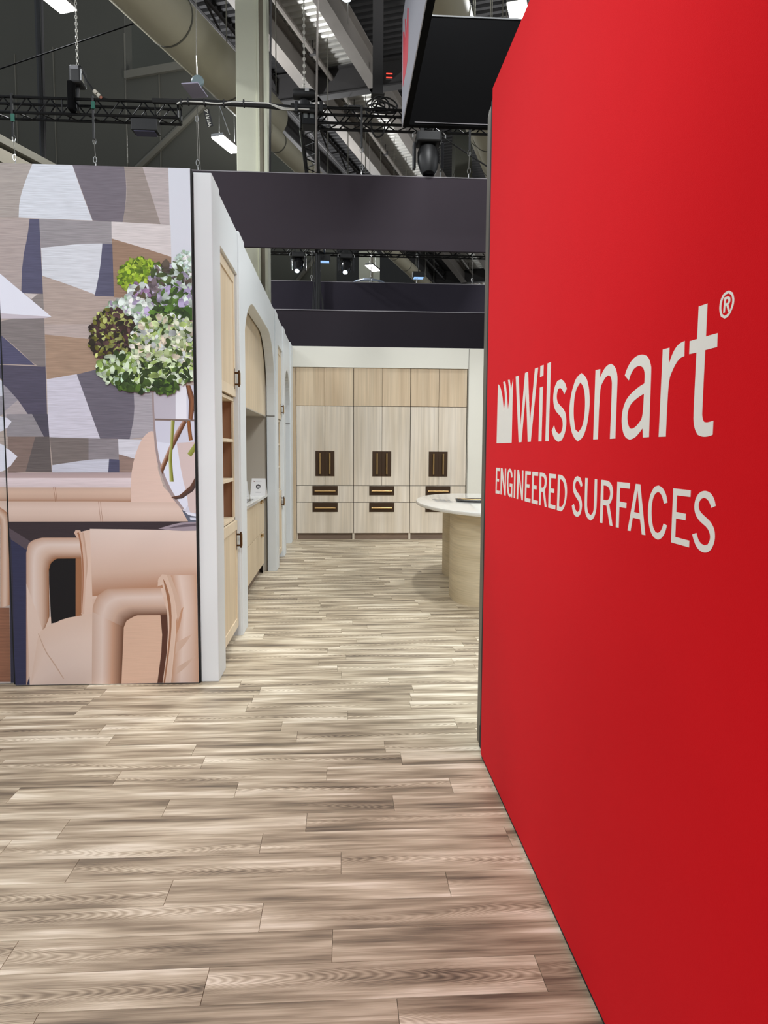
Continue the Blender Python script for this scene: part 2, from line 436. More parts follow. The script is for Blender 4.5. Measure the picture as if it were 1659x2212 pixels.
for px, D, wd, lab in ((798, 48, 1.1, 'distant cream column behind the small glowing high bay lamp'), (936, 60, .9, 'distant grey column between the two dark hanging banners')):
    p = at('y', D, px, 560)
    M_ = colm if 'cream' in lab else beamdark
    column('hall_column', lab, (p.x, D, 0), wd, wd, 14.4, M_, E2)
p = at('y', 22, 998, 330); zs_ = at('y', 22, 998, 440).z
t = thing('duct_shaft', 'broad grey upright shaft hanging beneath the hanging square sign', 'duct', (p.x, 22, zs_))
MB().box(p.x - .26, p.x + .26, 21.7, 22.3, zs_, 14.4).build('shaft', hallwall2, t, bevel=.02)
for z in (zs_ + .8, zs_ + 2.2, zs_ + 3.6): MB().box(p.x - .275, p.x + .275, 21.685, 22.315, z, z + .05).build('duct_band', ductband, t)

p = at('y', 19, 816, 205)
t = thing('roof_post', 'slim dark upright post hanging beside the heavy roof beam', 'post', p)
MB().box(p.x - .13, p.x + .13, 18.9, 19.1, p.z, 14.4).build('post', beamdark, t)
MB().box(p.x - .17, p.x + .17, 18.87, 19.13, p.z - .03, p.z).build('end_plate', beamdark, t)

# ---- ducts
def duct(label, b, z, rad, a0, a1, step):
    t = thing('air_duct', label, 'duct', H((a0 + a1) / 2, b, z - rad))
    MB().tube([H(a0 + i * (a1 - a0) / 12, b, z) for i in range(13)], rad, 32).build('duct_pipe', ductm, t, smooth=True)
    aa = a0 + .8
    while aa < a1:
        MB().tube([H(aa, b, z), H(aa + .04, b, z)], rad + .012, 32).build('duct_band', ductband, t, smooth=True)
        MB().tube([H(aa, b, z + rad), H(aa, b, Z_DECK)], .015, 5).build('hanger', ductband, t); aa += step
    return t
ZD = 10.4
bl, bu = hz(ZD, 250, 0)[1], hz(ZD, 388, 0)[1]
duct('big round cream air duct running down past the cream column', (bl + bu) / 2 + .05, ZD, (bu - bl) / 2 * .88, 8, 18.3, 2.4)
zq = 9.8; c0, c1_ = hz(zq, 578, 284), hz(zq, 646, 356)
duct('slimmer cream air duct showing between the column and the truss corner', (c0[1] + c1_[1]) / 2, zq, .27, 17.5, 38, 1.9)
pr = at('y', 20, 1040, 330); br = pr.dot(E2)
duct('round cream air duct glimpsed beneath the hanging square sign', br + .35, pr.z + .2, .55, 16, 60, 2.2)
pr = at('y', 12.6, 938, 15); 
duct('short stretch of cream duct seen through the open hanging sign', pr.dot(E2), pr.z + .5, .42, 10, 60, 2.6)

# ================================================================== BOOTH WALLS
HT = 3.17; XL = -.785
def LV(u, y, z): return (XL - u, y, z)
def arch1():
    P = []; y0, y1, zt, ry, rz = 6.0, 8.76, 2.815, .75, .65
    for k in range(13):
        a = math.pi - k * (math.pi / 2) / 12
        P.append((y0 + ry + ry * math.cos(a), zt - rz + rz * math.sin(a)))
    for k in range(13):
        a = math.pi / 2 - k * (math.pi / 2) / 12
        P.append((y1 - ry + ry * math.cos(a), zt - rz + rz * math.sin(a)))
    return P
def arch2():
    return [(10.80 + .55 * math.cos(math.pi - k * math.pi / 24), 2.12 + .55 * math.sin(math.pi - k * math.pi / 24)) for k in range(25)]
out = [(4.545, 0), (4.82, 0), (4.82, 2.845), (5.68, 2.845), (5.68, 0), (6.0, 0)] + arch1() + \
      [(8.76, 0), (9.09, 0), (9.09, 2.83), (9.93, 2.83), (9.93, 0), (10.25, 0)] + arch2() + \
      [(11.35, 0), (11.83, 0), (11.83, HT), (4.545, HT)]
wall_left = tag(MB().prism([[LV(.014, y, z) for y, z in out]], (-.100, 0, 0)).build('wall_left', white, bevel=.003), kind='structure')
MB().box(XL - .114, XL, 4.536, 4.815, 0, HT + .004).build('pilaster', white, wall_left, bevel=.006)
for y0, y1 in ((5.685, 5.995), (8.765, 9.085), (9.935, 10.245), (11.36, 11.82)):
    MB().box(XL - .02, XL, y0, y1, 0, HT + .004).build('pilaster', white, wall_left, bevel=.006)
# lining of the two arched niches
def niche(y0, y1, ztop):
    MB().box(XL - .74, XL - .72, y0 - .02, y1 + .02, 0, ztop).build('niche_back', taupe, wall_left)
    MB().box(XL - .74, XL - .121, y0 - .03, y0 - .002, 0, ztop).build('niche_side', taupe, wall_left)
    MB().box(XL - .74, XL - .121, y1 + .002, y1 + .03, 0, ztop).build('niche_side', taupe, wall_left)
    MB().box(XL - .74, XL - .121, y0 - .03, y1 + .03, ztop, ztop + .03).build('niche_top', taupe, wall_left)
    MB().box(XL - .118, XL - .016, y1 - .004, y1 + .003, 1.898, 1.908).build('joint_strip', mat('joint_dark', rgb(86, 80, 70), .7), wall_left)
    MB().box(XL - .122, XL - .118, y1 - .02, y1 + .003, 0, 1.9).build('joint_strip', MATS['joint_dark'], wall_left)
niche(6.0, 8.76, 2.86); niche(10.25, 11.35, 2.72)
MB().box(XL - .78, XL - .76, 4.68, 11.8, 0, HT - .02).build('rear_panel', taupe, wall_left)

# back wall with its recess for the cabinets
YB = 11.85
fr = [(-.79, 0), (-.79, HT + .01), (4.6, HT + .01), (4.6, 0), (2.112, 0), (2.112, 2.846), (-.79 + .001, 2.846)]
fr = [(-.80, 2.846), (-.80, HT + .01), (4.6, HT + .01), (4.6, 0), (2.112, 0), (2.112, 2.846)]
wall_back = tag(MB().prism([[(x, YB - .022, z) for x, z in fr]], (0, .1, 0)).build('wall_back', whiteback, bevel=.003), kind='structure')
MB().box(-.8, 4.6, 12.50, 12.54, 0, HT).build('rear_panel', whiteback, wall_back)
MB().box(2.116, 2.122, YB - .026, YB - .02, 0, HT).build('joint_strip', MATS['joint_dark'], wall_back)
pf = at('y', 12.62, 640, 668); pf2 = at('y', 12.62, 1045, 676)
prt = thing('partition_wall', 'dark plum fabric partition standing behind the white cabinet wall', 'partition', (1.5, 12.65, 0))
MB().box(-1.35, 5.2, 12.62, 12.70, 0, pf.z).build('fabric_panel', darkfab, prt, bevel=.004)
MB().box(-1.35, 5.2, 12.612, 12.62, pf.z - .014, pf.z).build('top_seam', seam, prt)

# ================================================================== RED SIGN WALL
XR = .686; YE = 3.338
sw = thing('sign_wall', 'tall red fabric wall with big white lettering beside the aisle', 'sign wall', (XR + .05, 1.4, 0))
MB().box(XR, XR + .10, -.7, YE, .012, 3.14).build('red_panel', redfab, sw, bevel=.006)
MB().box(XR + .004, XR + .096, -.69, YE - .01, 0, .012).build('base_strip', blackgap, sw)
MB().box(XR + .014, XR + .09, YE, YE + .09, .02, 3.12).build('recess_strip', blackgap, sw)
q = at('z', 0, 1030, 1597)
MB().prism([[(q.x, q.y, 0), (q.x + .06, q.y, 0), (q.x + .06, q.y, 3.16), (q.x + .022, q.y, 3.16), (q.x + .006, q.y, 3.135), (q.x, q.y, 3.10)]], (0, -.085, 0)).build('edge_post', greytrim, sw, bevel=.003)
MB().box(q.x - .004, q.x + .05, q.y - .12, q.y - .085, 0, .11).build('post_foot', blackgap, sw)

def tr(ox, oy, s): return lambda P: [(ox + x * s, oy + y * s) for x, y in P]
c1 = tr(1060, 760, 200 / 1659); c2 = tr(1180, 740, 240 / 1659); c3 = tr(1330, 620, 280 / 1659)
c4 = tr(1060, 1000, 200 / 1659); c5 = tr(1220, 1020, 200 / 1659); c6 = tr(1390, 1030, 180 / 1659)
def vinyl_cut(name, loops, T, parent=sw, M=None, x=None, d=-.0005):
    x = XR if x is None else x
    L = [[at('x', x, p[0], p[1]) for p in smooth_loop(T(P))] for P in loops]
    L = [[Vector((x, p.y, p.z)) for p in P] for P in L]
    return MB().prism(L, (d, 0, 0)).build(name, M or vinyl, parent)
tag(vinyl_cut('emblem', [[(107, 1640), (132, 580), (160, 605), (190, 690), (215, 830), (235, 1065), (262, 870), (250, 700), (225, 540), (260, 532), (275, 620), (295, 800), (308, 1050), (340, 810), (335, 680), (312, 503), (340, 500), (355, 590), (362, 695), (403, 480), (398, 620), (375, 1630)]], c1), 'white block emblem with pointed crown-like top')
vinyl_cut('letter', [[(450, 443), (502, 428), (535, 1340), (618, 378), (670, 358), (702, 1300), (795, 300), (852, 280), (718, 1612), (665, 1615), (635, 690), (552, 1618), (502, 1622)]], c1)
vinyl_cut('letter', [[(882, 640), (938, 622), (910, 1605), (857, 1607)]], c1)
vinyl_cut('letter_dot', [[(892, 255), (950, 233), (945, 430), (886, 452)]], c1)
vinyl_cut('letter', [[(1020, 208), (1080, 183), (1038, 1600), (982, 1602)]], c1)
vinyl_cut('letter', [[(1365, 665), (1345, 590), (1310, 520), (1262, 493), (1200, 520), (1150, 620), (1125, 760), (1122, 880), (1140, 1000), (1180, 1080), (1240, 1140), (1280, 1200), (1295, 1280), (1290, 1370), (1260, 1450), (1220, 1470), (1180, 1440), (1155, 1390), (1137, 1320), (1095, 1410), (1115, 1490), (1150, 1570), (1210, 1615), (1270, 1590), (1320, 1500), (1350, 1370), (1358, 1240), (1345, 1110), (1310, 1030), (1250, 970), (1200, 910), (1182, 830), (1188, 750), (1210, 670), (1245, 645), (1280, 670), (1305, 720), (1320, 765)]], c1)
vinyl_cut('letter', [[(528, 455), (600, 520), (635, 650), (650, 830), (645, 1000), (610, 1250), (550, 1420), (470, 1478), (400, 1400), (360, 1250), (347, 1060), (355, 880), (390, 700), (450, 520)],
    [(512, 595), (555, 650), (580, 780), (583, 950), (570, 1120), (540, 1260), (480, 1340), (435, 1300), (412, 1150), (408, 1000), (420, 830), (450, 690)]], c2)
vinyl_cut('letter', [[(738, 412), (808, 395), (803, 530), (830, 470), (870, 390), (920, 335), (970, 317), (1020, 350), (1050, 420), (1065, 520), (1062, 620), (1032, 1432), (953, 1438), (985, 640), (980, 560), (962, 505), (930, 490), (890, 515), (850, 580), (800, 690), (772, 1443), (703, 1447)]], c2)
vinyl_cut('letter', [[(1175, 490), (1235, 567), (1260, 480), (1310, 390), (1360, 355), (1400, 347), (1440, 365), (1465, 410), (1475, 480), (1468, 610), (1400, 650), (1290, 740), (1210, 830), (1160, 940), (1130, 1080), (1127, 1220), (1150, 1350), (1190, 1425), (1250, 1452), (1320, 1425), (1380, 1365), (1440, 1280), (1445, 1417), (1535, 1412), (1570, 400), (1565, 340), (1540, 250), (1500, 195), (1440, 175), (1370, 190), (1290, 250), (1220, 360)],
    [(1462, 765), (1400, 800), (1310, 870), (1250, 940), (1220, 1030), (1210, 1130), (1220, 1220), (1245, 1280), (1280, 1290), (1330, 1265), (1390, 1200), (1443, 1110)]], c2)
vinyl_cut('letter', [[(605, 800), (690, 777), (683, 990), (710, 900), (760, 790), (820, 720), (885, 690), (880, 885), (840, 900), (790, 950), (730, 1060), (675, 1210), (642, 1915), (552, 1918)]], c3)
vinyl_cut('letter', [[(1065, 250), (1177, 210), (1157, 632), (1307, 590), (1300, 768), (1147, 808), (1107, 1600), (1110, 1680), (1130, 1725), (1165, 1735), (1210, 1725), (1252, 1712), (1243, 1892), (1180, 1915), (1110, 1918), (1050, 1890), (1015, 1820), (1000, 1740), (997, 1640), (1037, 840), (943, 860), (950, 693), (1045, 665)]], c3)
rm = vinyl_cut('registered_mark', [[(1455, 45), (1500, 70), (1522, 140), (1515, 230), (1480, 320), (1440, 385), (1395, 405), (1350, 380), (1328, 310), (1332, 210), (1365, 110), (1410, 60)],
    [(1450, 80), (1485, 105), (1498, 160), (1490, 230), (1460, 310), (1425, 355), (1395, 368), (1365, 345), (1352, 290), (1358, 210), (1385, 130), (1418, 92)]], c3)
vinyl_cut('letter', [[(1393, 135), (1440, 118), (1465, 130), (1472, 165), (1465, 200), (1445, 225), (1465, 310), (1440, 315), (1420, 238), (1407, 240), (1400, 325), (1378, 333)], [(1413, 160), (1437, 152), (1446, 175), (1438, 200), (1411, 210)]], c3, rm)
for T, L in (
 (c4, [[(97, 83), (168, 90), (163, 145), (118, 140), (115, 282), (152, 287), (147, 338), (112, 332), (107, 492), (162, 502), (158, 556), (87, 545)]]),
 (c4, [[(182, 92), (213, 97), (250, 440), (257, 100), (277, 103), (268, 585), (245, 580), (206, 250), (195, 567), (175, 563)]]),
 (c4, [[(393, 258), (385, 170), (365, 115), (345, 100), (320, 115), (300, 190), (293, 320), (295, 450), (305, 550), (325, 600), (345, 613), (362, 600), (370, 580), (372, 615), (385, 618), (390, 375), (342, 368), (340, 420), (370, 425), (368, 500), (360, 550), (345, 560), (330, 540), (320, 470), (315, 350), (320, 230), (332, 170), (345, 158), (358, 180), (370, 265)]]),
 (c4, [[(423, 118), (447, 120), (437, 632), (413, 627)]]),
 (c4, [[(480, 124), (508, 128), (557, 520), (565, 135), (588, 138), (577, 672), (553, 667), (505, 280), (490, 648), (466, 643)]]),
 (c4, [[(623, 142), (722, 152), (718, 217), (650, 210), (645, 378), (697, 385), (692, 447), (642, 440), (637, 628), (715, 645), (710, 712), (610, 685)]]),
 (c4, [[(747, 155), (852, 165), (850, 235), (777, 228), (770, 400), (825, 408), (822, 475), (768, 467), (763, 660), (845, 680), (842, 747), (733, 718)]]),
 (c4, [[(880, 170), (940, 175), (980, 200), (1003, 260), (1008, 340), (995, 430), (967, 500), (1002, 790), (970, 785), (937, 520), (905, 515), (893, 762), (865, 757)], [(907, 238), (940, 245), (965, 280), (972, 340), (963, 410), (940, 445), (905, 440)]]),
 (c4, [[(1048, 190), (1172, 205), (1170, 278), (1082, 270), (1077, 455), (1140, 465), (1135, 540), (1073, 530), (1067, 738), (1162, 765), (1158, 835), (1032, 800)]]),
 (c4, [[(1208, 208), (1275, 217), (1325, 265), (1357, 350), (1370, 480), (1362, 630), (1335, 760), (1300, 840), (1260, 868), (1187, 845)], [(1242, 292), (1275, 300), (1310, 350), (1332, 450), (1335, 580), (1320, 700), (1290, 770), (1262, 787), (1225, 780)]]),
 (c5, [[(315, 243), (305, 170), (280, 100), (230, 70), (190, 90), (160, 160), (148, 260), (155, 350), (190, 430), (240, 500), (265, 560), (272, 630), (262, 690), (230, 717), (200, 690), (180, 640), (165, 570), (130, 597), (140, 680), (165, 760), (200, 795), (235, 800), (275, 770), (300, 690), (312, 590), (300, 490), (265, 410), (215, 340), (188, 280), (188, 220), (205, 170), (230, 155), (255, 175), (275, 220), (288, 270)]]),
 (c5, [[(370, 102), (413, 107), (398, 560), (402, 650), (420, 730), (462, 773), (500, 740), (520, 680), (525, 600), (540, 122), (582, 127), (573, 600), (560, 720), (520, 830), (465, 867), (410, 830), (370, 740), (355, 610)]]),
 (c5, [[(655, 137), (740, 145), (800, 165), (845, 230), (868, 330), (862, 440), (835, 530), (798, 580), (858, 965), (808, 955), (750, 600), (690, 590), (675, 913), (630, 905)], [(697, 238), (750, 242), (790, 270), (815, 330), (818, 400), (800, 475), (765, 505), (692, 495)]]),
 (c5, [[(945, 172), (1170, 193), (1167, 298), (993, 278), (985, 525), (1108, 550), (1103, 645), (980, 625), (968, 995), (917, 985)]]),
 (c5, [[(1275, 208), (1355, 218), (1445, 1128), (1383, 1117), (1352, 845), (1220, 815), (1180, 1055), (1127, 1045)], [(1308, 320), (1345, 740), (1243, 715)]]),
 (c6, [[(480, 515), (460, 380), (415, 270), (360, 200), (300, 173), (230, 195), (165, 290), (120, 430), (95, 620), (95, 830), (120, 1000), (165, 1140), (220, 1220), (290, 1252), (350, 1235), (410, 1160), (445, 1070), (470, 970), (402, 930), (380, 1010), (340, 1090), (290, 1120), (240, 1100), (200, 1030), (172, 900), (160, 720), (168, 560), (195, 420), (240, 330), (295, 300), (340, 325), (380, 400), (412, 535)]]),
 (c6, [[(597, 230), (945, 268), (938, 402), (672, 370), (657, 700), (848, 738), (840, 865), (650, 830), (635, 1198), (915, 1272), (910, 1405), (552, 1305)]]),
 (c6, [[(1440, 580), (1420, 470), (1370, 360), (1300, 295), (1215, 275), (1130, 305), (1060, 390), (1020, 520), (1015, 640), (1040, 750), (1095, 850), (1180, 935), (1260, 1000), (1310, 1080), (1335, 1180), (1325, 1270), (1285, 1345), (1220, 1367), (1150, 1335), (1095, 1260), (1055, 1118), (975, 1148), (1000, 1250), (1045, 1370), (1110, 1460), (1190, 1508), (1260, 1510), (1330, 1475), (1390, 1380), (1425, 1250), (1425, 1120), (1400, 1010), (1340, 900), (1260, 820), (1180, 750), (1120, 680), (1100, 590), (1110, 510), (1150, 440), (1210, 415), (1270, 440), (1320, 510), (1358, 620)]])):
    vinyl_cut('letter', L, T)

# ================================================================== PRINTED GRAPHIC PANELS
YP = 4.51; XJ = -2.052          # front face of the print; joint to the next panel
def print_mat():
    M = bpy.data.materials.new('printed_graphic'); M.use_nodes = True
    n = M.node_tree.nodes; l = M.node_tree.links; b = n['Principled BSDF']
    b.inputs['Roughness'].default_value = .55; b.inputs['Specular IOR Level'].default_value = .3
    at_ = n.new('ShaderNodeAttribute'); at_.attribute_name = 'Col'
    tc = n.new('ShaderNodeTexCoord'); mp = n.new('ShaderNodeMapping'); mp.inputs['Scale'].default_value = (9, 9, 420)
    l.new(tc.outputs['Object'], mp.inputs['Vector'])
    t = n.new('ShaderNodeTexNoise'); t.inputs['Scale'].default_value = 1; t.inputs['Detail'].default_value = 4; l.new(mp.outputs[0], t.inputs['Vector'])
    mr = n.new('ShaderNodeMapRange'); mr.inputs['From Min'].default_value = .3; mr.inputs['From Max'].default_value = .7
    mr.inputs['To Min'].default_value = .62; mr.inputs['To Max'].default_value = 1.36; l.new(t.outputs['Fac'], mr.inputs['Value'])
    mx = n.new('ShaderNodeMix'); mx.data_type = 'RGBA'; mx.blend_type = 'MULTIPLY'
    l.new(at_.outputs['Alpha'], mx.inputs[0]); l.new(at_.outputs['Color'], mx.inputs[6]); l.new(mr.outputs[0], mx.inputs[7])
    l.new(mx.outputs[2], b.inputs['Base Color'])
    return M
printm = print_mat()
SHAPES = []      # (pixel polygon, per-vertex colours, weave amount, layer)
A_ = tr(0, 340, 460 / 1659); B_ = tr(0, 900, 460 / 1659); F_ = tr(180, 520, 260 / 899)
LAY = [0]
def soft(c):
    return tuple(p * .62 + q * .38 for p, q in zip(c, (196, 186, 182))) if c[0] > 186 and c[0] - c[2] > 28 else c
def sh(T, P, c, s=0.0, rnd=True, it=1):
    c = soft(c) if s == 0 else c
    LAY[0] += 1
    P = T([(-1700 if x <= -290 else x, y) for x, y in P])
    Q = [tuple(p) for p in (smooth_loop(P, it, 50) if rnd else P)]
    SHAPES.append((Q, [c] * len(Q), s, LAY[0]))
def band(T, L, R, cols, s=0.0, n=14):
    """shape shaded across its width: edge curves L and R, colours from L to R"""
    LAY[0] += 1
    L, R = ([(-1700 if x <= -290 else x, y) for x, y in K] for K in (L, R))
    L = T(L); R = T(R); cols = [soft(c) for c in cols]
    def rs(P):
        d = [0]
        for a, b in zip(P, P[1:]): d.append(d[-1] + math.dist(a, b))
        o = []
        for k in range(n + 1):
            q = d[-1] * k / n; i = max(j for j in range(len(d)) if d[j] <= q + 1e-6); i = min(i, len(P) - 2)
            f = (q - d[i]) / max(d[i + 1] - d[i], 1e-6); o.append((P[i][0] + (P[i + 1][0] - P[i][0]) * f, P[i][1] + (P[i + 1][1] - P[i][1]) * f))
        return o
    L, R = rs(L), rs(R); m_ = len(cols) - 1
    for k in range(n):
        for j in range(m_):
            f0, f1 = j / m_, (j + 1) / m_
            mix = lambda a, b, f: (a[0] + (b[0] - a[0]) * f, a[1] + (b[1] - a[1]) * f)
            SHAPES.append(([mix(L[k], R[k], f0), mix(L[k], R[k], f1), mix(L[k + 1], R[k + 1], f1), mix(L[k + 1], R[k + 1], f0)],
                           [cols[j], cols[j + 1], cols[j + 1], cols[j]], s, LAY[0]))
W = .6
sh(A_, [(-500, -100), (1500, -100), (1570, 4200), (-500, 4200)], (178, 166, 160), W, False)
# patchwork wallpaper of the printed room
sh(A_, [(-500, 0), (265, 20), (190, 220), (150, 400), (150, 470), (-500, 475)], (168, 161, 156), W)
sh(A_, [(265, 20), (550, 20), (640, 280), (720, 492), (145, 470), (150, 340), (190, 200)], (212, 219, 228), .5)
sh(A_, [(550, 20), (960, 30), (985, 200), (980, 360), (955, 505), (722, 492), (640, 270)], (112, 106, 116), W)
sh(A_, [(958, 30), (1100, 40), (1180, 300), (1250, 520), (955, 505), (990, 300), (985, 180)], (150, 140, 134), W)
sh(A_, [(1100, 40), (1310, 40), (1326, 525), (1250, 520), (1180, 290)], (182, 174, 174), W)
sh(A_, [(1310, 40), (1500, 40), (1510, 1100), (1335, 1000)], (214, 220, 230), 0, False)
sh(A_, [(-500, 480), (230, 478), (220, 620), (185, 760), (165, 1060), (-500, 1080)], (174, 163, 160), W)
sh(A_, [(230, 478), (305, 480), (335, 1063), (165, 1058), (175, 800), (215, 610)], (84, 84, 110), W)
sh(A_, [(305, 480), (868, 500), (875, 690), (640, 690), (320, 720)], (150, 147, 151), W)
sh(A_, [(872, 632), (1335, 770), (1335, 1100), (885, 1090)], (152, 126, 106), W)
sh(A_, [(868, 500), (1328, 525), (1335, 775), (1100, 700), (870, 632)], (212, 207, 207), .5)
sh(A_, [(330, 915), (740, 1060), (888, 1085), (905, 1430), (345, 1385)], (176, 162, 154), W)
sh(A_, [(345, 1300), (905, 1300), (905, 1430), (345, 1385)], (182, 170, 166), W)
sh(A_, [(320, 705), (480, 688), (640, 672), (797, 670), (785, 900), (740, 1068), (560, 1000), (330, 922)], (212, 218, 226), .5)
sh(A_, [(798, 672), (875, 675), (888, 1085), (738, 1080), (780, 870)], (88, 88, 112), W)
sh(A_, [(75, 1250), (345, 1250), (355, 1630), (270, 1620), (140, 1490), (10, 1385), (-100, 1330)], (130, 124, 124), W)
sh(A_, [(190, 1058), (292, 1065), (245, 1105)], (206, 200, 198), .6)
sh(A_, [(292, 1065), (336, 1063), (345, 1250), (245, 1105)], (140, 134, 132), W)
sh(A_, [(-100, 1300), (10, 1385), (270, 1618), (-100, 1605)], (84, 84, 112), W)
sh(A_, [(-200, 1608), (355, 1630), (372, 2160), (310, 2120), (30, 1760), (-200, 1560)], (82, 79, 98), W)
sh(A_, [(-200, 1600), (30, 1765), (140, 1890), (20, 1990), (-200, 2100)], (150, 148, 158), W)
sh(A_, [(-200, 1640), (0, 1740), (8, 1850), (-200, 1900)], (214, 218, 232), .2)
sh(A_, [(140, 1890), (300, 2120), (20, 2120), (20, 1990)], (172, 166, 170), W)
sh(A_, [(350, 1380), (700, 1415), (800, 1430), (820, 1660), (590, 1690), (365, 1735)], (166, 142, 122), W)
sh(A_, [(365, 1728), (600, 1688), (780, 2190), (375, 2180)], (206, 207, 222), .5)
sh(A_, [(598, 1690), (800, 1640), (1045, 1800), (1050, 2000), (1010, 2195), (780, 2190)], (106, 103, 116), W)
sh(A_, [(1040, 1790), (1250, 1790), (1250, 2160), (1010, 2195), (1050, 2000)], (166, 164, 172), W)
sh(A_, [(-240, 700), (0, 905), (402, 1242), (340, 1254), (-240, 1205)], (228, 233, 246), 0)
sh(A_, [(-240, 1195), (0, 1214), (402, 1242), (340, 1256), (-240, 1256)], (198, 192, 202), 0)
sh(B_, [(50, -20), (255, -20), (345, 155), (50, 157)], (142, 140, 146), W)
sh(B_, [(250, -20), (371, -20), (385, 156), (343, 156)], (78, 76, 90), W)
sh(B_, [(60, 155), (275, 157), (200, 428), (60, 442)], (128, 112, 106), W)
sh(B_, [(275, 157), (385, 155), (402, 432), (200, 428)], (98, 92, 92), W)
sh(B_, [(387, 160), (690, 168), (700, 345), (410, 380)], (120, 113, 111), W)
sh(B_, [(690, 168), (920, 175), (930, 335), (690, 340)], (138, 134, 140), W)
sh(B_, [(925, 285), (1050, 325), (1032, 437), (930, 434)], (142, 122, 114), W)
sh(B_, [(920, 174), (1130, 178), (1050, 328), (925, 292)], (208, 211, 222), .4)
sh(B_, [(405, 378), (690, 335), (850, 330), (845, 434), (405, 434)], (196, 201, 216), .5)
sh(B_, [(850, 330), (930, 335), (930, 434), (843, 434)], (78, 80, 105), W)
sh(B_, [(-200, -20), (45, 0), (90, 40), (45, 105), (-200, 140)], (214, 218, 232), .3)
sh(B_, [(-200, 140), (50, 240), (136, 310), (62, 412), (-200, 470)], (220, 224, 238), .1)
# shelf, leather rolls and pale chair back
band(B_, [(-300, 440), (1028, 434)], [(-300, 480), (1028, 480)], [(168, 152, 154), (186, 168, 168)])
band(B_, [(-300, 478), (1028, 478)], [(-300, 556), (1028, 556)], [(222, 211, 216), (206, 194, 198)], .25)
band(B_, [(-300, 550), (1018, 552)], [(-300, 668), (1020, 664)], [(192, 158, 136), (212, 176, 150), (196, 158, 132), (160, 122, 98)])
sh(B_, [(1022, 675), (1018, 480), (1045, 320), (1100, 180), (1150, 125), (1185, 110), (1230, 130), (1230, 500), (1400, 680)], (214, 190, 178), .1)
band(B_, [(-300, 660), (700, 660), (1380, 668)], [(-300, 822), (700, 820), (1500, 820)], [(206, 176, 158), (224, 198, 182), (216, 188, 170), (190, 160, 142)])
for x in (415, 428):
    sh(B_, [(x, 548), (x + 3, 548), (x + 20, 664), (x + 16, 664)], (150, 112, 90))
for x in (765, 780):
    sh(B_, [(x, 660), (x + 3, 660), (x + 22, 818), (x + 18, 818)], (164, 130, 112))
# dark table
sh(B_, [(20, 818), (1545, 816), (1545, 960), (600, 960), (300, 1000), (205, 1050), (60, 930), (30, 870)], (54, 45, 50), .3, False)
sh(B_, [(60, 860), (90, 880), (300, 1010), (205, 1060), (70, 950)], (84, 74, 82), .1)
sh(B_, [(70, 945), (210, 1040), (225, 1200), (240, 2110), (112, 2110), (98, 1500)], (48, 50, 78), .3, False)
# sliver of the printed scene left of the joint
band(B_, [(-280, 660), (-20, 800), (-20, 1500)], [(-100, 660), (52, 760), (52, 1480)], [(176, 140, 116), (222, 192, 170), (170, 122, 90)])
sh(B_, [(-300, 1500), (50, 1500), (60, 2080), (-300, 2080)], (132, 92, 72), .6)
sh(B_, [(45, 900), (98, 960), (112, 2090), (62, 2090), (52, 1400)], (46, 46, 62), .3)
sh(B_, [(600, 1300), (1340, 1300), (1340, 1570), (600, 1570)], (212, 176, 152), 0, False)
sh(B_, [(240, 1560), (420, 1560), (720, 1540), (720, 2108), (240, 2108)], (216, 190, 170), 0, False)
# near chair: arm, opening, drape, seat
sh(B_, [(600, 905), (720, 874), (1545, 885), (1550, 1400), (720, 1420), (725, 1540), (620, 1560)], (220, 188, 166))
band(B_, [(700, 874), (1545, 886)], [(720, 1400), (1550, 1300)], [(228, 208, 196), (216, 188, 172), (202, 166, 142), (168, 124, 96)])
sh(B_, [(395, 1140), (440, 1095), (620, 1095), (630, 1560), (400, 1612), (378, 1200)], (14, 12, 16))
sh(B_, [(590, 1095), (640, 1090), (640, 1560), (590, 1560)], (150, 104, 72))
band(B_, [(205, 2100), (205, 1050), (222, 990), (262, 958), (330, 943), (635, 943)], [(330, 1700), (385, 1560), (380, 1200), (396, 1140), (440, 1106), (640, 1104)],
     [(186, 154, 134), (228, 210, 198), (206, 172, 148), (140, 94, 60)], n=40)
sh(B_, [(205, 1300), (330, 1640), (330, 1700), (245, 2100), (232, 2100), (212, 1500)], (222, 196, 178))
sh(B_, [(214, 1500), (330, 1690), (420, 1700), (420, 2110), (236, 2110), (228, 1900)], (222, 196, 178), 0, False)
band(B_, [(236, 2102), (300, 1690), (330, 1655), (500, 1572), (720, 1534)], [(236, 2108), (500, 2108), (600, 2108), (700, 2108), (760, 2108)],
     [(216, 186, 164), (224, 200, 184), (218, 196, 182), (200, 176, 160)])
for P, c in (([(577, 905), (590, 883), (625, 885), (648, 930), (665, 1080), (672, 1250), (655, 1535), (632, 1540), (640, 1250), (632, 1060), (612, 935), (600, 945)], (206, 166, 140)),
             ([(600, 905), (615, 900), (630, 950), (650, 1100), (655, 1260), (640, 1530), (634, 1530), (644, 1250), (636, 1080), (618, 950)], (160, 112, 84)),
             ([(640, 900), (655, 905), (680, 1090), (684, 1180), (668, 1300), (672, 1180), (664, 1050)], (188, 146, 118))):
    sh(B_, P, c)
sh(B_, [(296, 1690), (302, 1690), (360, 1830), (420, 1910), (500, 2040), (494, 2044), (412, 1915), (352, 1832)], (186, 160, 142))
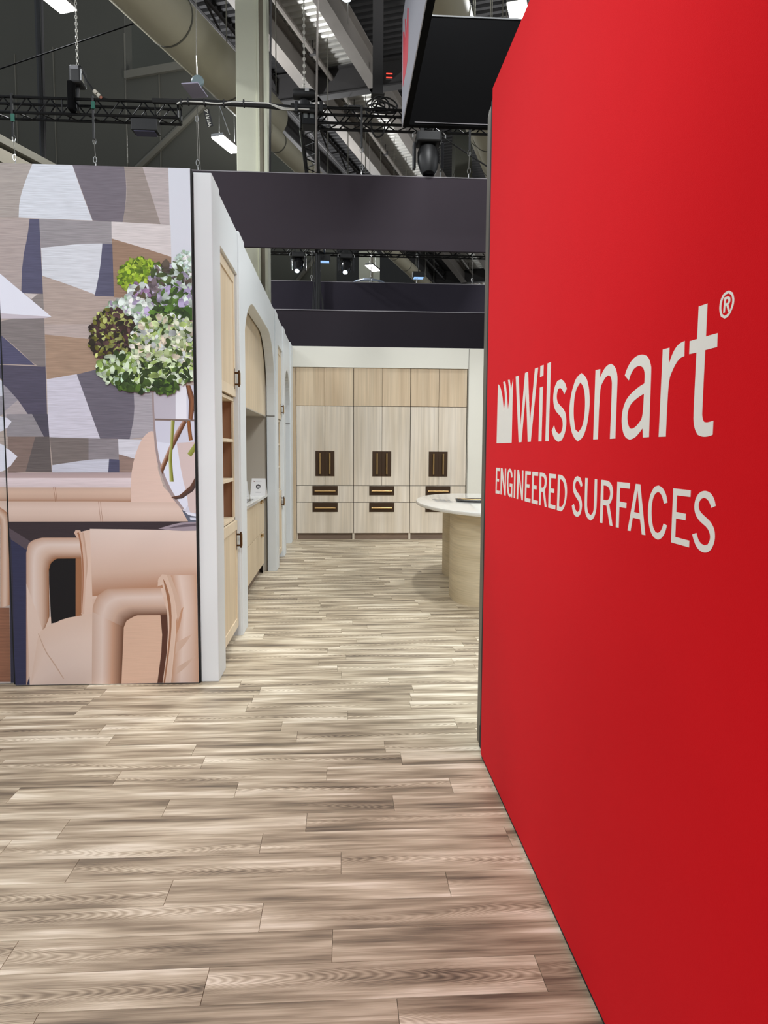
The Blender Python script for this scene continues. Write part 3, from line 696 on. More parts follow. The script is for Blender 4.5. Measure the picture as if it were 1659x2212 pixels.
# front arm and its seat
sh(B_, [(930, 1700), (985, 1580), (1060, 1540), (1260, 1540), (1275, 1700), (1240, 2108), (930, 2108)], (206, 174, 152), .15)
sh(B_, [(1250, 1545), (1310, 1540), (1312, 1720), (1275, 2108), (1222, 2108), (1268, 1750)], (82, 50, 38))
band(B_, [(716, 2108), (722, 1480), (755, 1400), (830, 1342), (1250, 1332)], [(945, 2108), (958, 1660), (985, 1590), (1060, 1548), (1310, 1545)],
     [(184, 150, 128), (222, 200, 186), (190, 152, 126), (104, 68, 48)], n=36)
band(B_, [(716, 2108), (720, 1520)], [(945, 2108), (965, 1640)], [(188, 154, 132), (222, 200, 186), (184, 146, 122), (98, 64, 46)])
# right cushion with piping
sh(B_, [(1235, 1320), (1228, 1270), (1262, 1230), (1320, 1236), (1545, 1232), (1562, 2108), (1262, 2108), (1312, 1750), (1300, 1450), (1265, 1310)], (216, 184, 160))
band(B_, [(1330, 1236), (1390, 1500), (1360, 1800), (1330, 2108)], [(1545, 1232), (1550, 1500), (1556, 1800), (1562, 2108)], [(184, 146, 120), (224, 200, 184), (204, 170, 148), (182, 144, 118)])
for P, c in (([(1228, 1325), (1232, 1275), (1262, 1228), (1300, 1232), (1340, 1330), (1368, 1500), (1362, 1750), (1310, 2105), (1268, 2105), (1318, 1740), (1318, 1500), (1290, 1340), (1262, 1290)], (212, 178, 152)),
             ([(1270, 1262), (1290, 1290), (1330, 1420), (1340, 1600), (1326, 1780), (1282, 2105), (1270, 2105), (1314, 1770), (1322, 1600), (1308, 1440)], (150, 106, 78)),
             ([(1372, 1560), (1430, 1480), (1400, 1640), (1372, 1700)], (180, 138, 110)),
             ([(1372, 1760), (1500, 1690), (1420, 1800), (1366, 1850)], (196, 158, 132)),
             ([(1380, 1950), (1530, 1860), (1440, 1960), (1372, 2010)], (196, 160, 134)),
             ([(1300, 1236), (1330, 1236), (1420, 1480), (1385, 1600), (1360, 1400)], (196, 158, 130))):
    sh(B_, P, c)
# glass vase with water and stems
sh(F_, [(512, 1080), (860, 1080), (868, 2050), (800, 2060), (740, 2010), (660, 1900), (590, 1750), (545, 1600), (520, 1330)], (200, 204, 220))
sh(F_, [(512, 1080), (700, 1080), (700, 1330), (522, 1330)], (184, 182, 194))
sh(F_, [(690, 1080), (770, 1080), (772, 1335), (690, 1335)], (226, 230, 240))
sh(F_, [(524, 1328), (862, 1336), (862, 1350), (526, 1342)], (120, 104, 98))
sh(F_, [(700, 1510), (860, 1500), (868, 2040), (800, 2030), (740, 1860), (715, 1680)], (202, 186, 184))
sh(F_, [(540, 1500), (700, 1520), (735, 1750), (790, 1960), (760, 2010), (660, 1900), (590, 1750)], (214, 220, 236))
sh(F_, [(512, 1080), (524, 1080), (532, 1330), (558, 1600), (604, 1745), (672, 1890), (752, 2000), (740, 2012), (650, 1905), (584, 1755), (540, 1605), (518, 1330)], (156, 142, 142))
for L, R, c in (([(765, 1080), (790, 1200), (785, 1330)], [(800, 1080), (840, 1200), (815, 1340)], [(70, 42, 34), (140, 90, 56), (84, 48, 30)]),
                ([(775, 1345), (780, 1420), (790, 1495)], [(800, 1345), (808, 1420), (818, 1490)], [(120, 70, 34), (150, 96, 50), (90, 52, 28)]),
                ([(740, 1345), (690, 1430), (640, 1540), (575, 1690)], [(775, 1350), (720, 1460), (668, 1560), (590, 1745)], [(190, 150, 130), (120, 74, 44), (70, 44, 30)]),
                ([(655, 1340), (648, 1540), (636, 1620), (645, 1800)], [(684, 1345), (668, 1540), (662, 1640), (676, 1800)], [(190, 196, 120), (140, 146, 60), (96, 96, 30)]),
                ([(840, 1500), (778, 1590)], [(862, 1530), (805, 1615)], [(150, 160, 80), (120, 120, 40)]),
                ([(862, 1720), (800, 1830), (720, 1900), (655, 1915)], [(862, 1800), (820, 1870), (740, 1925), (690, 1932)], [(96, 62, 44), (60, 48, 50)])):
    band(F_, L, R, c)
sh(F_, [(560, 2150), (700, 2110), (790, 2098), (862, 2098), (862, 2165), (700, 2168)], (150, 140, 150))
sh(F_, [(620, 2148), (740, 2118), (862, 2110), (862, 2130), (720, 2140)], (96, 86, 96))
sh(F_, [(735, 2010), (800, 2040), (862, 2040), (862, 2100), (785, 2100)], (90, 96, 112))
sh(F_, [(760, 2025), (862, 2045), (862, 2062), (790, 2052)], (220, 226, 240)); sh(F_, [(795, 2066), (862, 2070), (862, 2090), (800, 2085)], (200, 208, 226))
# hydrangea heads, petal by petal
rp_ = random.Random(3)
def head(cx, cy, rx, ry, n, cols, size, under):
    sh(F_, [(cx + rx * .96 * math.cos(k * .35), cy + ry * .96 * math.sin(k * .35)) for k in range(18)], under)
    base = LAY[0]
    for i in range(n):
        f = i / n; rr = math.sqrt(rp_.random()); a = rp_.uniform(0, 6.283)
        x, y = cx + rx * rr * math.cos(a), cy + ry * rr * math.sin(a)
        if x > 872: continue
        c = rp_.choice(cols); k = rp_.uniform(.84, 1.2); c = tuple(min(255, q * k) for q in c)
        s_ = size * rp_.uniform(.6, 1.25); th = rp_.uniform(0, 6.283); asp = rp_.uniform(.5, .95); P = []
        for j in range(7):
            t = j * 6.283 / 7; r_ = s_ * (1 + .18 * math.cos(2 * t))
            u, v = r_ * math.cos(t), r_ * asp * math.sin(t); P.append((x + u * math.cos(th) - v * math.sin(th), y + u * math.sin(th) + v * math.cos(th)))
        Q = F_(P); d = tuple(q * .72 for q in c)
        SHAPES.append((Q, [c, c, c, d, d, c, c], 0, base + 1 + f * 40))
    LAY[0] = base + 42
GREEN = [(52, 74, 28), (38, 58, 24), (80, 112, 40)]
head(640, 330, 200, 170, 130, [(110, 124, 90), (128, 110, 120), (66, 84, 40), (150, 160, 140)], 30, (52, 58, 36))
head(430, 265, 175, 135, 240, [(154, 186, 44), (126, 160, 30), (176, 204, 70), (92, 124, 18)], 21, (86, 112, 20))
head(760, 200, 80, 120, 110, [(206, 226, 216), (182, 208, 200), (224, 236, 236), (160, 186, 160)], 20, (120, 140, 110))
head(640, 320, 150, 150, 120, [(116, 104, 110), (92, 82, 70), (170, 164, 190), (196, 214, 206), (74, 92, 44)], 30, (58, 66, 40))
head(720, 430, 130, 110, 90, [(196, 214, 204), (84, 118, 48), (170, 160, 196), (58, 84, 36)], 32, (46, 66, 30))
head(420, 400, 100, 70, 80, [(190, 196, 206), (150, 120, 160), (206, 220, 214), (92, 84, 60)], 26, (70, 66, 60))
head(360, 520, 190, 100, 150, [(206, 222, 212), (184, 172, 208), (214, 230, 224), (150, 180, 150)], 28, (110, 120, 100))
sh(F_, [(540, 560), (640, 510), (760, 495), (868, 505), (868, 590), (700, 600), (600, 640)], (56, 92, 30))
head(640, 560, 130, 60, 70, GREEN + [(96, 140, 52)], 30, (36, 60, 22))
head(225, 715, 175, 205, 330, [(70, 46, 50), (60, 40, 36), (112, 112, 40), (150, 158, 84), (88, 64, 62), (40, 34, 22), (186, 196, 120)], 22, (44, 34, 28))
head(330, 960, 230, 120, 200, [(190, 214, 172), (140, 170, 90), (206, 226, 200), (48, 70, 28), (110, 140, 60)], 28, (40, 56, 26))
head(450, 1060, 200, 70, 110, GREEN + [(176, 206, 180), (60, 84, 40)], 28, (34, 50, 24))
head(620, 780, 270, 230, 620, [(206, 224, 184), (186, 206, 150), (222, 230, 208), (160, 184, 110), (214, 206, 184), (96, 120, 50), (150, 176, 140), (60, 78, 34), (204, 214, 214)], 26, (72, 88, 46))
head(600, 1000, 240, 90, 180, [(196, 218, 176), (150, 176, 100), (70, 96, 40), (206, 224, 200), (44, 60, 26)], 28, (46, 62, 30))
head(620, 1090, 90, 60, 40, GREEN, 26, (40, 56, 28))

def clip(P, C, x, keep_right):
    o = []; oc = []
    for i in range(len(P)):
        a, b = P[i - 1], P[i]; ca, cb = C[i - 1], C[i]
        ia, ib = (a.x >= x) == keep_right, (b.x >= x) == keep_right
        if ia != ib:
            f = (x - a.x) / (b.x - a.x); o.append(a.lerp(b, f)); oc.append(tuple(p + (q - p) * f for p, q in zip(ca, cb)))
        if ib: o.append(b); oc.append(cb)
    return o, oc
def clipz(P, C, z, keep_up):
    Q, cc = clip([Vector((p.z, p.y, p.x)) for p in P], C, z, keep_up); return [Vector((p.z, p.y, p.x)) for p in Q], cc
def printed(name, parent, x0, x1, z0, z1, y):
    V = []; Fc = []; CL = []; o0 = ORG[parent.name]
    for P, C, s, lay in SHAPES:
        P = [Vector((q.x, y - lay * 1.6e-5, q.z)) for q in (at('y', YP, *p) for p in P)]
        for fn in (lambda P, C: clip(P, C, x0, True), lambda P, C: clip(P, C, x1, False), lambda P, C: clipz(P, C, z0, True), lambda P, C: clipz(P, C, z1, False)):
            P, C = fn(P, C)
            if len(P) < 3: break
        if len(P) < 3: continue
        k = len(V); V += [tuple(p - o0) for p in P]
        for t in tessellate_polygon([P]):
            if len(set(t)) < 3: continue
            a, b, c = t
            if (P[b] - P[a]).cross(P[c] - P[a]).y > 0: a, b, c = c, b, a
            Fc.append((k + a, k + b, k + c)); CL += [(C[i], s) for i in (a, b, c)]
    me = bpy.data.meshes.new(name); me.from_pydata(V, [], Fc)
    at_ = me.color_attributes.new('Col', 'FLOAT_COLOR', 'CORNER'); arr = []
    for c, s in CL: arr += [lin(c[0]), lin(c[1]), lin(c[2]), s]
    at_.data.foreach_set('color', arr); me.materials.append(printm)
    o = bpy.data.objects.new(name, me); COL.objects.link(o); o.parent = parent; ORG[o.name] = o0
    return o
ztop = 3.185
g1 = thing('graphic_panel', 'tall printed panel showing hydrangeas in a vase and tan leather chairs', 'graphic panel', (-1.48, 4.54, 0))
MB().box(XJ, -.909, YP + .001, 4.60, .004, ztop).build('panel_body', white, g1)
MB().box(-.9085, -.9005, YP + .004, 4.60, 0, ztop - .004).build('edge_strip', blackgap, g1)
printed('print', g1, XJ, -.909, .006, ztop, YP)
MB().box(XJ, -.91, YP + .002, 4.59, 0, .006).build('base_edge', blackgap, g1)
g2 = thing('graphic_panel', 'neighbouring printed panel set slightly back, left of the black joint', 'graphic panel', (-2.7, 4.6, 0))
MB().box(-3.30, XJ - .022, YP + .041, 4.66, .004, ztop).build('panel_body', white, g2)
MB().box(XJ - .022, XJ - .002, YP + .03, 4.64, 0, ztop - .004).build('edge_strip', blackgap, g2)
printed('print', g2, -3.30, XJ - .022, .006, ztop, YP + .04)

# ================================================================== ARCHED WALL JOINERY
def lbox(mb, u0, u1, y0, y1, z0, z1): return mb.box(XL - u1, XL - u0, y0, y1, z0, z1)
def pull(mb, u, y, z0, z1):
    """upright bar pull standing off a door face at depth u"""
    mb.box(XL - u + .028, XL - u + .040, y - .009, y + .009, z0, z1)
    return mb
def tall_cabinet(y0, y1, ztop, label):
    t = thing('tall_cabinet', label, 'cabinet', (XL - .4, (y0 + y1) / 2, 0), 'tall shelf cabinets in the white wall')
    zu, zl_ = 1.905, .945
    b = MB(); g = .004
    lbox(b, .055, .46, y0, y0 + .018, .08, ztop); lbox(b, .055, .46, y1 - .018, y1, .08, ztop); lbox(b, .46, .475, y0, y1, .08, ztop)
    b.build('carcass', ashframe, t)
    lbox(MB(), .44, .46, y0 + .018, y1 - .018, zl_ - .02, zu + .02).build('back_panel', walnut, t)
    lbox(MB(), .40, .46, y0 + .018, y1 - .018, .085, zl_ - .05).build('lower_box', ash, t)
    for yy in (y0 + .018, y1 - .026): lbox(MB(), .07, .44, yy, yy + .008, zl_ + .02, zu - .03).build('side_lining', walnut, t)
    lbox(MB(), .050, .45, y0 + .018, y1 - .018, zu - .035, zu - .012).build('shelf_top', ashframe, t)
    for z in (1.275, 1.578): lbox(MB(), .055, .44, y0 + .018, y1 - .018, z - .025, z).build('shelf', ashframe, t, bevel=.002)
    lbox(MB(), .050, .45, y0 + .018, y1 - .018, zl_, zl_ + .022).build('shelf', ashframe, t, bevel=.002)
    lbox(MB(), .050, .066, y0, y0 + .03, zl_, zu - .03).build('stile', ashframe, t); lbox(MB(), .050, .066, y1 - .045, y1 - .015, zl_, zu - .03).build('stile', ashframe, t)
    for z0, z1, hz0 in ((zu, ztop - .004, zu + .075), (.085, zl_ - .006, zl_ - .22)):
        rl = .072
        d = MB()
        lbox(d, .034, .054, y0 + g, y1 - g, z1 - rl, z1); lbox(d, .034, .054, y0 + g, y1 - g, z0, z0 + rl)
        lbox(d, .034, .054, y0 + g, y0 + rl, z0 + rl, z1 - rl); lbox(d, .034, .054, y1 - rl, y1 - g, z0 + rl, z1 - rl)
        do = d.build('door', ashframe, t)
        lbox(MB(), .042, .050, y0 + rl - .002, y1 - rl + .002, z0 + rl - .002, z1 - rl + .002).build('door_panel', ash, do)
        h = MB(); yh = y1 - .058
        pull(h, .034, yh, hz0, hz0 + .125)
        for zz in (hz0 + .012, hz0 + .100): h.box(XL - .034, XL - .034 + .03, yh - .008, yh + .008, zz, zz + .013)
        h.box(XL - .034, XL - .032, yh - .014, yh + .014, hz0 - .015, hz0 + .14)
        h.build('handle', darkbrass, do, bevel=.002)
        MB().tube([(XL + .004, yh, hz0 + .016), (XL + .004, yh, hz0 + .108)], .008, 8).build('handle_grip', brass, do)
    lbox(MB(), .09, .11, y0, y1, 0, .08).build('toe_kick', toewood, t)
    return t
tall_cabinet(4.825, 5.675, 2.845, 'tall ash cabinet with open brown shelves beside the printed hydrangea panel')
tall_cabinet(9.095, 9.925, 2.83, 'tall ash cabinet with open shelves between the two arched niches')

# arched niche: wall cabinet above, worktop and drawer unit below
uc = thing('wall_cabinet', 'pale ash wall cabinet filling the top of the large arch', 'cabinet', (XL - .4, 7.38, 1.905))
lbox(MB(), .150, .715, 6.01, 8.75, 1.915, 2.85).build('cabinet_body', taupe, uc)
for y0, y1 in ((6.01, 8.748),):
    lbox(MB(), .128, .148, y0, y1, 1.905, 2.845).build('cabinet_front', ash, uc, bevel=.002)
lbox(MB(), .128, .715, 6.01, 8.748, 1.895, 1.905).build('underside', taupe, uc)
seambrown = mat('seam_brown', rgb(64, 50, 36), .8)
bc = thing('drawer_unit', 'pale ash drawer unit under the white worktop in the large arch', 'cabinet', (XL - .4, 7.38, 0))
lbox(MB(), .160, .70, 6.02, 8.74, .135, .918).build('cabinet_body', seambrown, bc)
ys = [6.02, 6.93, 7.795, 8.60]
for i in range(3):
    for z0, z1 in ((.135, .523), (.529, .915)):
        d = lbox(MB(), .138, .158, ys[i] + .003, ys[i + 1] - .003, z0, z1).build('drawer', ash, bc, bevel=.0015)
        if i == 2:
            h = MB(); yc = 8.27
            lbox(h, .118, .138, yc - .055, yc - .045, z1 - .040, z1 - .004); lbox(h, .108, .138, yc - .055, yc + .04, z1 - .016, z1 - .002); lbox(h, .108, .116, yc + .0, yc + .04, z1 - .036, z1 - .002)
            h.build('tab_pull', brass, d, bevel=.002)
lbox(MB(), .150, .158, 8.60, 8.755, .0, .918).build('filler', taupe, bc)
lbox(MB(), .20, .22, 6.02, 8.61, 0, .135).build('toe_kick', toewood, bc)
wt = thing('worktop', 'white quartz worktop inside the large arched niche', 'worktop', (XL - .4, 7.38, .92))
lbox(MB(), .112, .715, 6.005, 8.755, .920, .958).build('slab', quartz, wt, bevel=.006, seg=3)
ck = thing('cooktop', 'black glass cooktop with steel rim set in the niche worktop', 'cooktop', (XL - .42, 7.0, .958))
lbox(MB(), .155, .62, 6.75, 7.74, .958, .963).build('rim', steel, ck)
lbox(MB(), .163, .612, 6.758, 7.732, .963, .966).build('glass', mat('black_glass', rgb(12, 12, 14), .06), ck)
paper = mat('white_card', rgb(238, 238, 238), .5)
def tent_card(c, w_, h_, rot, label, art):
    t = thing('tent_card', label, 'sign card', c, None)
    c = Vector(c); ax = Vector((math.cos(rot), math.sin(rot), 0)); ay = Vector((-ax.y, ax.x, 0)); lean = .055
    top = Vector((0, 0, h_)); P = [(-1, 0), (1, 0), (.9, 1), (-.9, 1)]
    for nm, sgn in (('front_leaf', -1), ('rear_leaf', 1)):
        L = [c + ax * (x * w_ / 2) + ay * (sgn * lean * (1 - z)) + top * z for x, z in P]
        MB().prism([L], ay * .0015).build(nm, paper, t)
    def on(x, z): return c + ax * (x * w_ / 2) - ay * (lean * (1 - z) + .0008) + top * z
    if art:
        n_ = (ax.cross(top)).normalized()
        def pat(name, pts, M): MB().prism([[on(*p) for p in pts]], -ay * .0006).build(name, M, t)
        rr = .30
        pat('round_emblem', [(rr * math.cos(k * .2618) * 1.0, .52 + rr * .5 * math.sin(k * .2618) * w_ / h_) for k in range(24)], mat('card_black', rgb(8, 8, 8), .6))
        for z, x0, x1 in ((.545, -.16, .2), (.485, -.22, .24)):
            MB().prism([[p - ay * .0007 for p in (on(x0, z - .018), on(x1, z - .018), on(x1, z + .018), on(x0, z + .018))]], -ay * .0004).build('emblem_line', paper, t)
        pat('logo_mark', [(-.62, .80), (-.48, .80), (-.50, .84), (-.56, .83), (-.64, .87)], mat('card_red', rgb(120, 50, 40), .6))
        pat('print_line', [(-.36, .835), (.42, .835), (.42, .85), (-.36, .85)], mat('card_grey', rgb(170, 170, 172), .6))
        pat('print_line', [(-.30, .16), (.35, .16), (.35, .17), (-.30, .17)], MATS['card_grey'])
        pat('print_line', [(-.30, .20), (.1, .20), (.1, .21), (-.30, .21)], MATS['card_grey'])
    return t
q = at('z', .958, 559, 1069)
yc_ = 8.45; xc_ = at('y', yc_, 559, 1060).x
tent_card((xc_, yc_, .958), .18, .20, -.12, 'white folded card with black round emblem at the far end of the niche worktop', True)
tent_card((at('y', 8.1, 524, 1060).x, 8.1, .958), .12, .18, -.12, 'plain white folded card half hidden behind the white pilaster', False)

# ================================================================== BACK WALL CABINETS
UW = .9455
fill = MB().box(-.797, -.738, YB + .004, 12.45, 0, 2.842).build('filler_panel', upperwood, bevel=.002)
tag(fill, 'narrow upright wood filler panel between arched wall and cabinet doors', 'panel')
def fridge_unit(x0, label):
    t = thing('cabinet_unit', label, 'cabinet', (x0 + UW / 2, 12.15, 0), 'three matching cabinet units in the back wall')
    xc = x0 + UW / 2; x1 = x0 + UW; y0 = YB; g = .005
    MB().box(x0 + .002, x1 - .002, YB + .024, 12.45, .105, 2.842).build('cabinet_body', seambrown, t)
    for a, b in ((x0 + g, xc - g / 2), (xc + g / 2, x1 - g)):
        MB().box(a, b, y0, y0 + .022, 2.222, 2.842).build('upper_door', upperwood, t, bevel=.002)
    for s, (a, b) in ((-1, (x0 + g, xc - g / 2)), (1, (xc + g / 2, x1 - g))):
        d = MB().box(a, b, y0, y0 + .022, .908, 2.214).build('door', driftwood, t, bevel=.002)
        pa, pb = sorted((xc + s * .001, xc + s * .158))
        MB().box(pa, pb, y0 - .006, y0, 1.060, 1.478).build('handle_plate', bronze, d, bevel=.001)
        hx = xc + s * .080; h = MB()
        h.tube([(hx, y0 - .045, 1.098), (hx, y0 - .045, 1.442)], .0135, 10)
        for z in (1.115, 1.425): h.tube([(hx, y0 - .045, z), (hx, y0 - .004, z)], .010, 8)
        h.build('handle', brass, d, smooth=True)
    for z0, z1, p0, p1 in ((.628, .900, .742, .898), (.108, .620, .463, .619)):
        d = MB().box(x0 + g, x1 - g, y0, y0 + .022, z0, z1).build('drawer', driftwood, t, bevel=.002)
        MB().box(xc - .208, xc + .212, y0 - .006, y0, p0, p1).build('handle_plate', bronze, d, bevel=.001)
        h = MB(); zc = (p0 + p1) / 2 - .006
        h.tube([(xc - .170, y0 - .045, zc), (xc + .174, y0 - .045, zc)], .0135, 10)
        for x in (xc - .15, xc + .154): h.tube([(x, y0 - .045, zc), (x, y0 - .004, zc)], .010, 8)
        h.build('handle', brass, d, smooth=True)
    MB().box(x0 + .02, x1 - .02, YB + .05, YB + .07, 0, .105).build('toe_kick', toewood, t)
    for x in (x0 + .001, x1 - .017): MB().box(x, x + .016, YB + .01, 12.4, 0, .108).build('end_foot', driftwood, t)
    return t
fridge_unit(-.734, 'bleached oak cabinet unit next to the filler panel and arched wall')
fridge_unit(-.734 + UW, 'middle bleached oak cabinet unit of the three in the back wall')
fridge_unit(-.734 + 2 * UW, 'bleached oak cabinet unit behind the round-ended island, by the white pier')

# ================================================================== ISLAND
def sup(cx, cy, rx, ry, n, z, N=64):
    P = []
    for k in range(N):
        a = 2 * math.pi * k / N; c, s = math.cos(a), math.sin(a)
        P.append(Vector((cx + rx * math.copysign(abs(c) ** (2 / n), c), cy + ry * math.copysign(abs(s) ** (2 / n), s), z)))
    return P
isl = thing('island_table', 'oval island with white quartz top on curved oak drum bases', 'island', (1.6, 7.8, 0))
cx, cy, rx, ry = 1.60, 7.80, .752, 1.56
top = MB(); N = 72; prof = [(-.016, .893), (-.004, .896), (0, .906), (0, .918), (-.004, .927), (-.012, .930)]
vs = []; fs = []
for d, z in prof: vs += sup(cx, cy, rx + d, ry + d, 2.0, z, N)
for i in range(len(prof) - 1):
    for k in range(N): fs.append((i * N + k, i * N + (k + 1) % N, (i + 1) * N + (k + 1) % N, (i + 1) * N + k))
fs += [tuple(reversed(range(N))), tuple(range((len(prof) - 1) * N, len(prof) * N))]
top.add(vs, fs).build('table_top', quartz, isl, smooth=True)
MB().prism([sup(1.63, 7.10, .51, .52, 2.7, 0)], (0, 0, .893)).build('drum_base', islandwood, isl, smooth=True)
MB().prism([sup(1.74, 8.52, .49, .50, 2.7, 0)], (0, 0, .893)).build('drum_base', islandwood, isl, smooth=True)
pt = at('z', .945, 984, 1079.5)
tray = thing('serving_tray', 'round black tray with brass cutlery on the island top', 'tray', (pt.x + .22, pt.y - .02, .93))
tc_ = Vector((pt.x + .22, pt.y - .02, .93))
MB().lathe(tc_, [(.19, .001), (.215, .004), (.222, .018), (.214, .020), (.206, .010), (.10, .008)], 40).build('tray_dish', mat('tray_black', rgb(40, 40, 42), .35), tray, smooth=True)
tray2 = thing('fork', 'small brass fork lying across the black tray', 'cutlery', tc_ + Vector((-.06, -.02, .02)))
MB().tube([tc_ + Vector((-.20, .02, .026)), tc_ + Vector((-.05, -.01, .022)), tc_ + Vector((.12, -.03, .022))], .005, 6).build('stem', brass, tray2)
MB().obox(tc_ + Vector((-.19, .02, .027)), Vector((.035, 0, 0)), Vector((0, .012, 0)), Vector((0, 0, .002))).build('tines', black, tray2)
nb = MB().obox(tc_ + Vector((.145, -.10, .055)), Vector((.06, 0, 0)), Vector((0, .002, 0)), Vector((0, 0, .05))).build('menu_card', paper)
tag(nb, 'small white card standing on the black tray on the island', 'sign card')

# ================================================================== RIGGING
D1 = 13.2
p_ = at('y', D1, 700, 375); ZT1 = p_.z; ZB1 = at('y', D1, 790, 539).z
def banner(label, x0, x1, y, z0, z1, M):
    t = thing('hanging_banner', label, 'banner', ((x0 + x1) / 2, y, z0))
    MB().box(x0, x1, y, y + .07, z0, z1).build('fabric', M, t, bevel=.004)
    MB().box(x0, x1, y - .006, y, z1 - .016, z1).build('top_seam', seam, t)
    return t
banner('long charcoal fabric banner hung low beneath the front truss', -8.0, 6.0, D1, ZB1, ZT1, aubergine)
wirem = mat('dull_wire', rgb(120, 118, 112), .5, .6)
SZ = .255     # truss width
ztr = at('y', D1, 190, 248).z   # front-bottom chord height
def truss(label, P, Q, s, n, group='black box trusses above the stand', faces=('f', 'b', 'k'), hang=()):
    P, Q = Vector(P), Vector(Q); d = (Q - P); L = d.length; d.normalize(); sd = Vector((0, 0, 1)).cross(d).normalized() * s; up = Vector((0, 0, s))
    t = thing('box_truss', label, 'truss', (P + Q) / 2, group)
    for o in (Vector(), sd, up, sd + up): MB().tube([P + o, Q + o], .026, 8).build('chord', trussm, t)
    st = L / n
    def br(a, b): MB().tube([a, b], .0125, 5).build('brace', trussm, t)
    for i in range(n):
        a, b = P + d * (i * st), P + d * ((i + 1) * st); mid = (a + b) / 2
        if 'f' in faces: br(a, mid + up); br(mid + up, b)
        if 'b' in faces: br(a, mid + sd); br(mid + sd, b)
        if 'k' in faces: br(a + sd, mid + sd + up)
        if i % 4 == 0: br(a, a + up)
    for k in hang:
        e = P + d * (L * k) + sd / 2 + up; MB().tube([e - Vector((0, 0, .02)), Vector((e.x, e.y, Z_DECK))], .008, 5).build('suspension_wire', wirem, t)
    for e in (P, Q):
        for a, b in ((Vector(), up), (sd, sd + up), (Vector(), sd), (up, sd + up)): MB().tube([e + a, e + b], .02, 6).build('end_frame', trussm, t)
    return t
def fx(px, D=D1, py=250): return at('y', D, px, py).x
truss('black box truss hung over the printed hydrangea panel', (-8.0, D1, ztr), (fx(385), D1, ztr), SZ, 13)
xr0 = fx(682)
truss('black box truss running behind the hanging square sign', (xr0, D1, ztr), (5.8, D1, ztr), SZ, 15)
D2 = 21.9
xc0 = fx(652)
# corner block and the truss that runs back from it
cb = thing('truss_corner', 'black corner block joining two box trusses, pale end plates', 'truss', ((xc0 + xr0) / 2, D1, ztr))
MB().box(xc0, xr0, D1 - .02, D1 + .27, ztr - .04, ztr + SZ + .04).build('corner_block', trussm, cb, bevel=.01)
for x in (xc0 + .03, xr0 - .10): MB().box(x, x + .07, D1 - .03, D1 - .02, ztr + .06, ztr + .22).build('end_plate', mat('plate_grey', rgb(110, 112, 110), .4, .5), cb)
truss('black box truss running away from the corner block towards the rear truss', (xr0 - .03, D1 + .3, ztr), (xr0 - .03, D2 - .3, ztr), SZ, 16, faces=('f', 'b'))
zr2 = at('y', D2, 800, 549).z
truss('black rear box truss carrying the lit moving lights', (fx(545, D2, 549), D2, zr2), (fx(1120, D2, 549), D2, zr2), SZ, 16, hang=(.05, .93))
zt2 = at('y', D2, 700, 607.5).z
banner('rear dark slate fabric banner hung below the lit moving lights', fx(584, D2, 640), fx(1120, D2, 640), D2, zt2 - 1.4, zt2, navyfab)

# drop wires from truss to banners
def wire(px, y, ztop_, zbot, label, strap):
    x = at('y', y, px, 300).x; t = thing('drop_wire', label, 'wire', (x, y + .03, zbot), 'drop wires holding the banners')
    zs = ztop_ - .42 if strap else ztop_ + .01
    if strap:
        MB().tube([(x, y - .03, ztop_ + .30), (x, y - .03, zs)], .022, 6).build('strap', strap, t)
    MB().tube([(x, y - .03, zs), (x, y + .03, zbot + .16)], .006, 6).build('cable', wirem, t)
    for z in (zs - .02, zbot + .12):
        R = [(x + .028 * math.cos(k * .785), y, z + .055 * math.sin(k * .785)) for k in range(9)]
        MB().tube(R, .007, 5).build('shackle', steel, t)
    MB().tube([(x, y + .03, zbot + .07), (x, y + .03, zbot - .02)], .009, 6).build('hook', steel, t)
green = mat('green_strap', rgb(20, 90, 75), .7)
for px, lab, st in ((30, 'drop wire on a black strap above the pale patchwork wallpaper print', black), (204, 'drop wire on a black strap with green tag above the slate wallpaper patch', black), (426, 'thin drop wire above the white end pilaster', None),
                    (781, 'drop wire on a doubled black strap beside the truss corner', black), (1014, 'drop wire beneath the hanging sign, next to the red wall', black)):
    wire(px, D1, ztr, ZT1, lab, st)
for px, lab in ((672, 'drop wire to the rear banner beside the black cable bundle'), (803, 'drop wire to the rear banner under the small glowing lamp'), (903, 'drop wire to the rear banner in front of the blue flood'), (1025, 'drop wire to the rear banner next to the red wall')):
    wire(px, D2, zr2, zt2, lab, None)
for px, z in ((204, ztr + .13), (30, ztr - .12)):
    x = fx(px)
    tag(MB().box(x - .03, x + .03, D1 - .065, D1 - .035, z - .05, z + .07).build('strap_tag', green), 'small green ' + ('webbing buckle on the truss strap' if px == 204 else 'webbing knot below the truss strap'), 'strap')

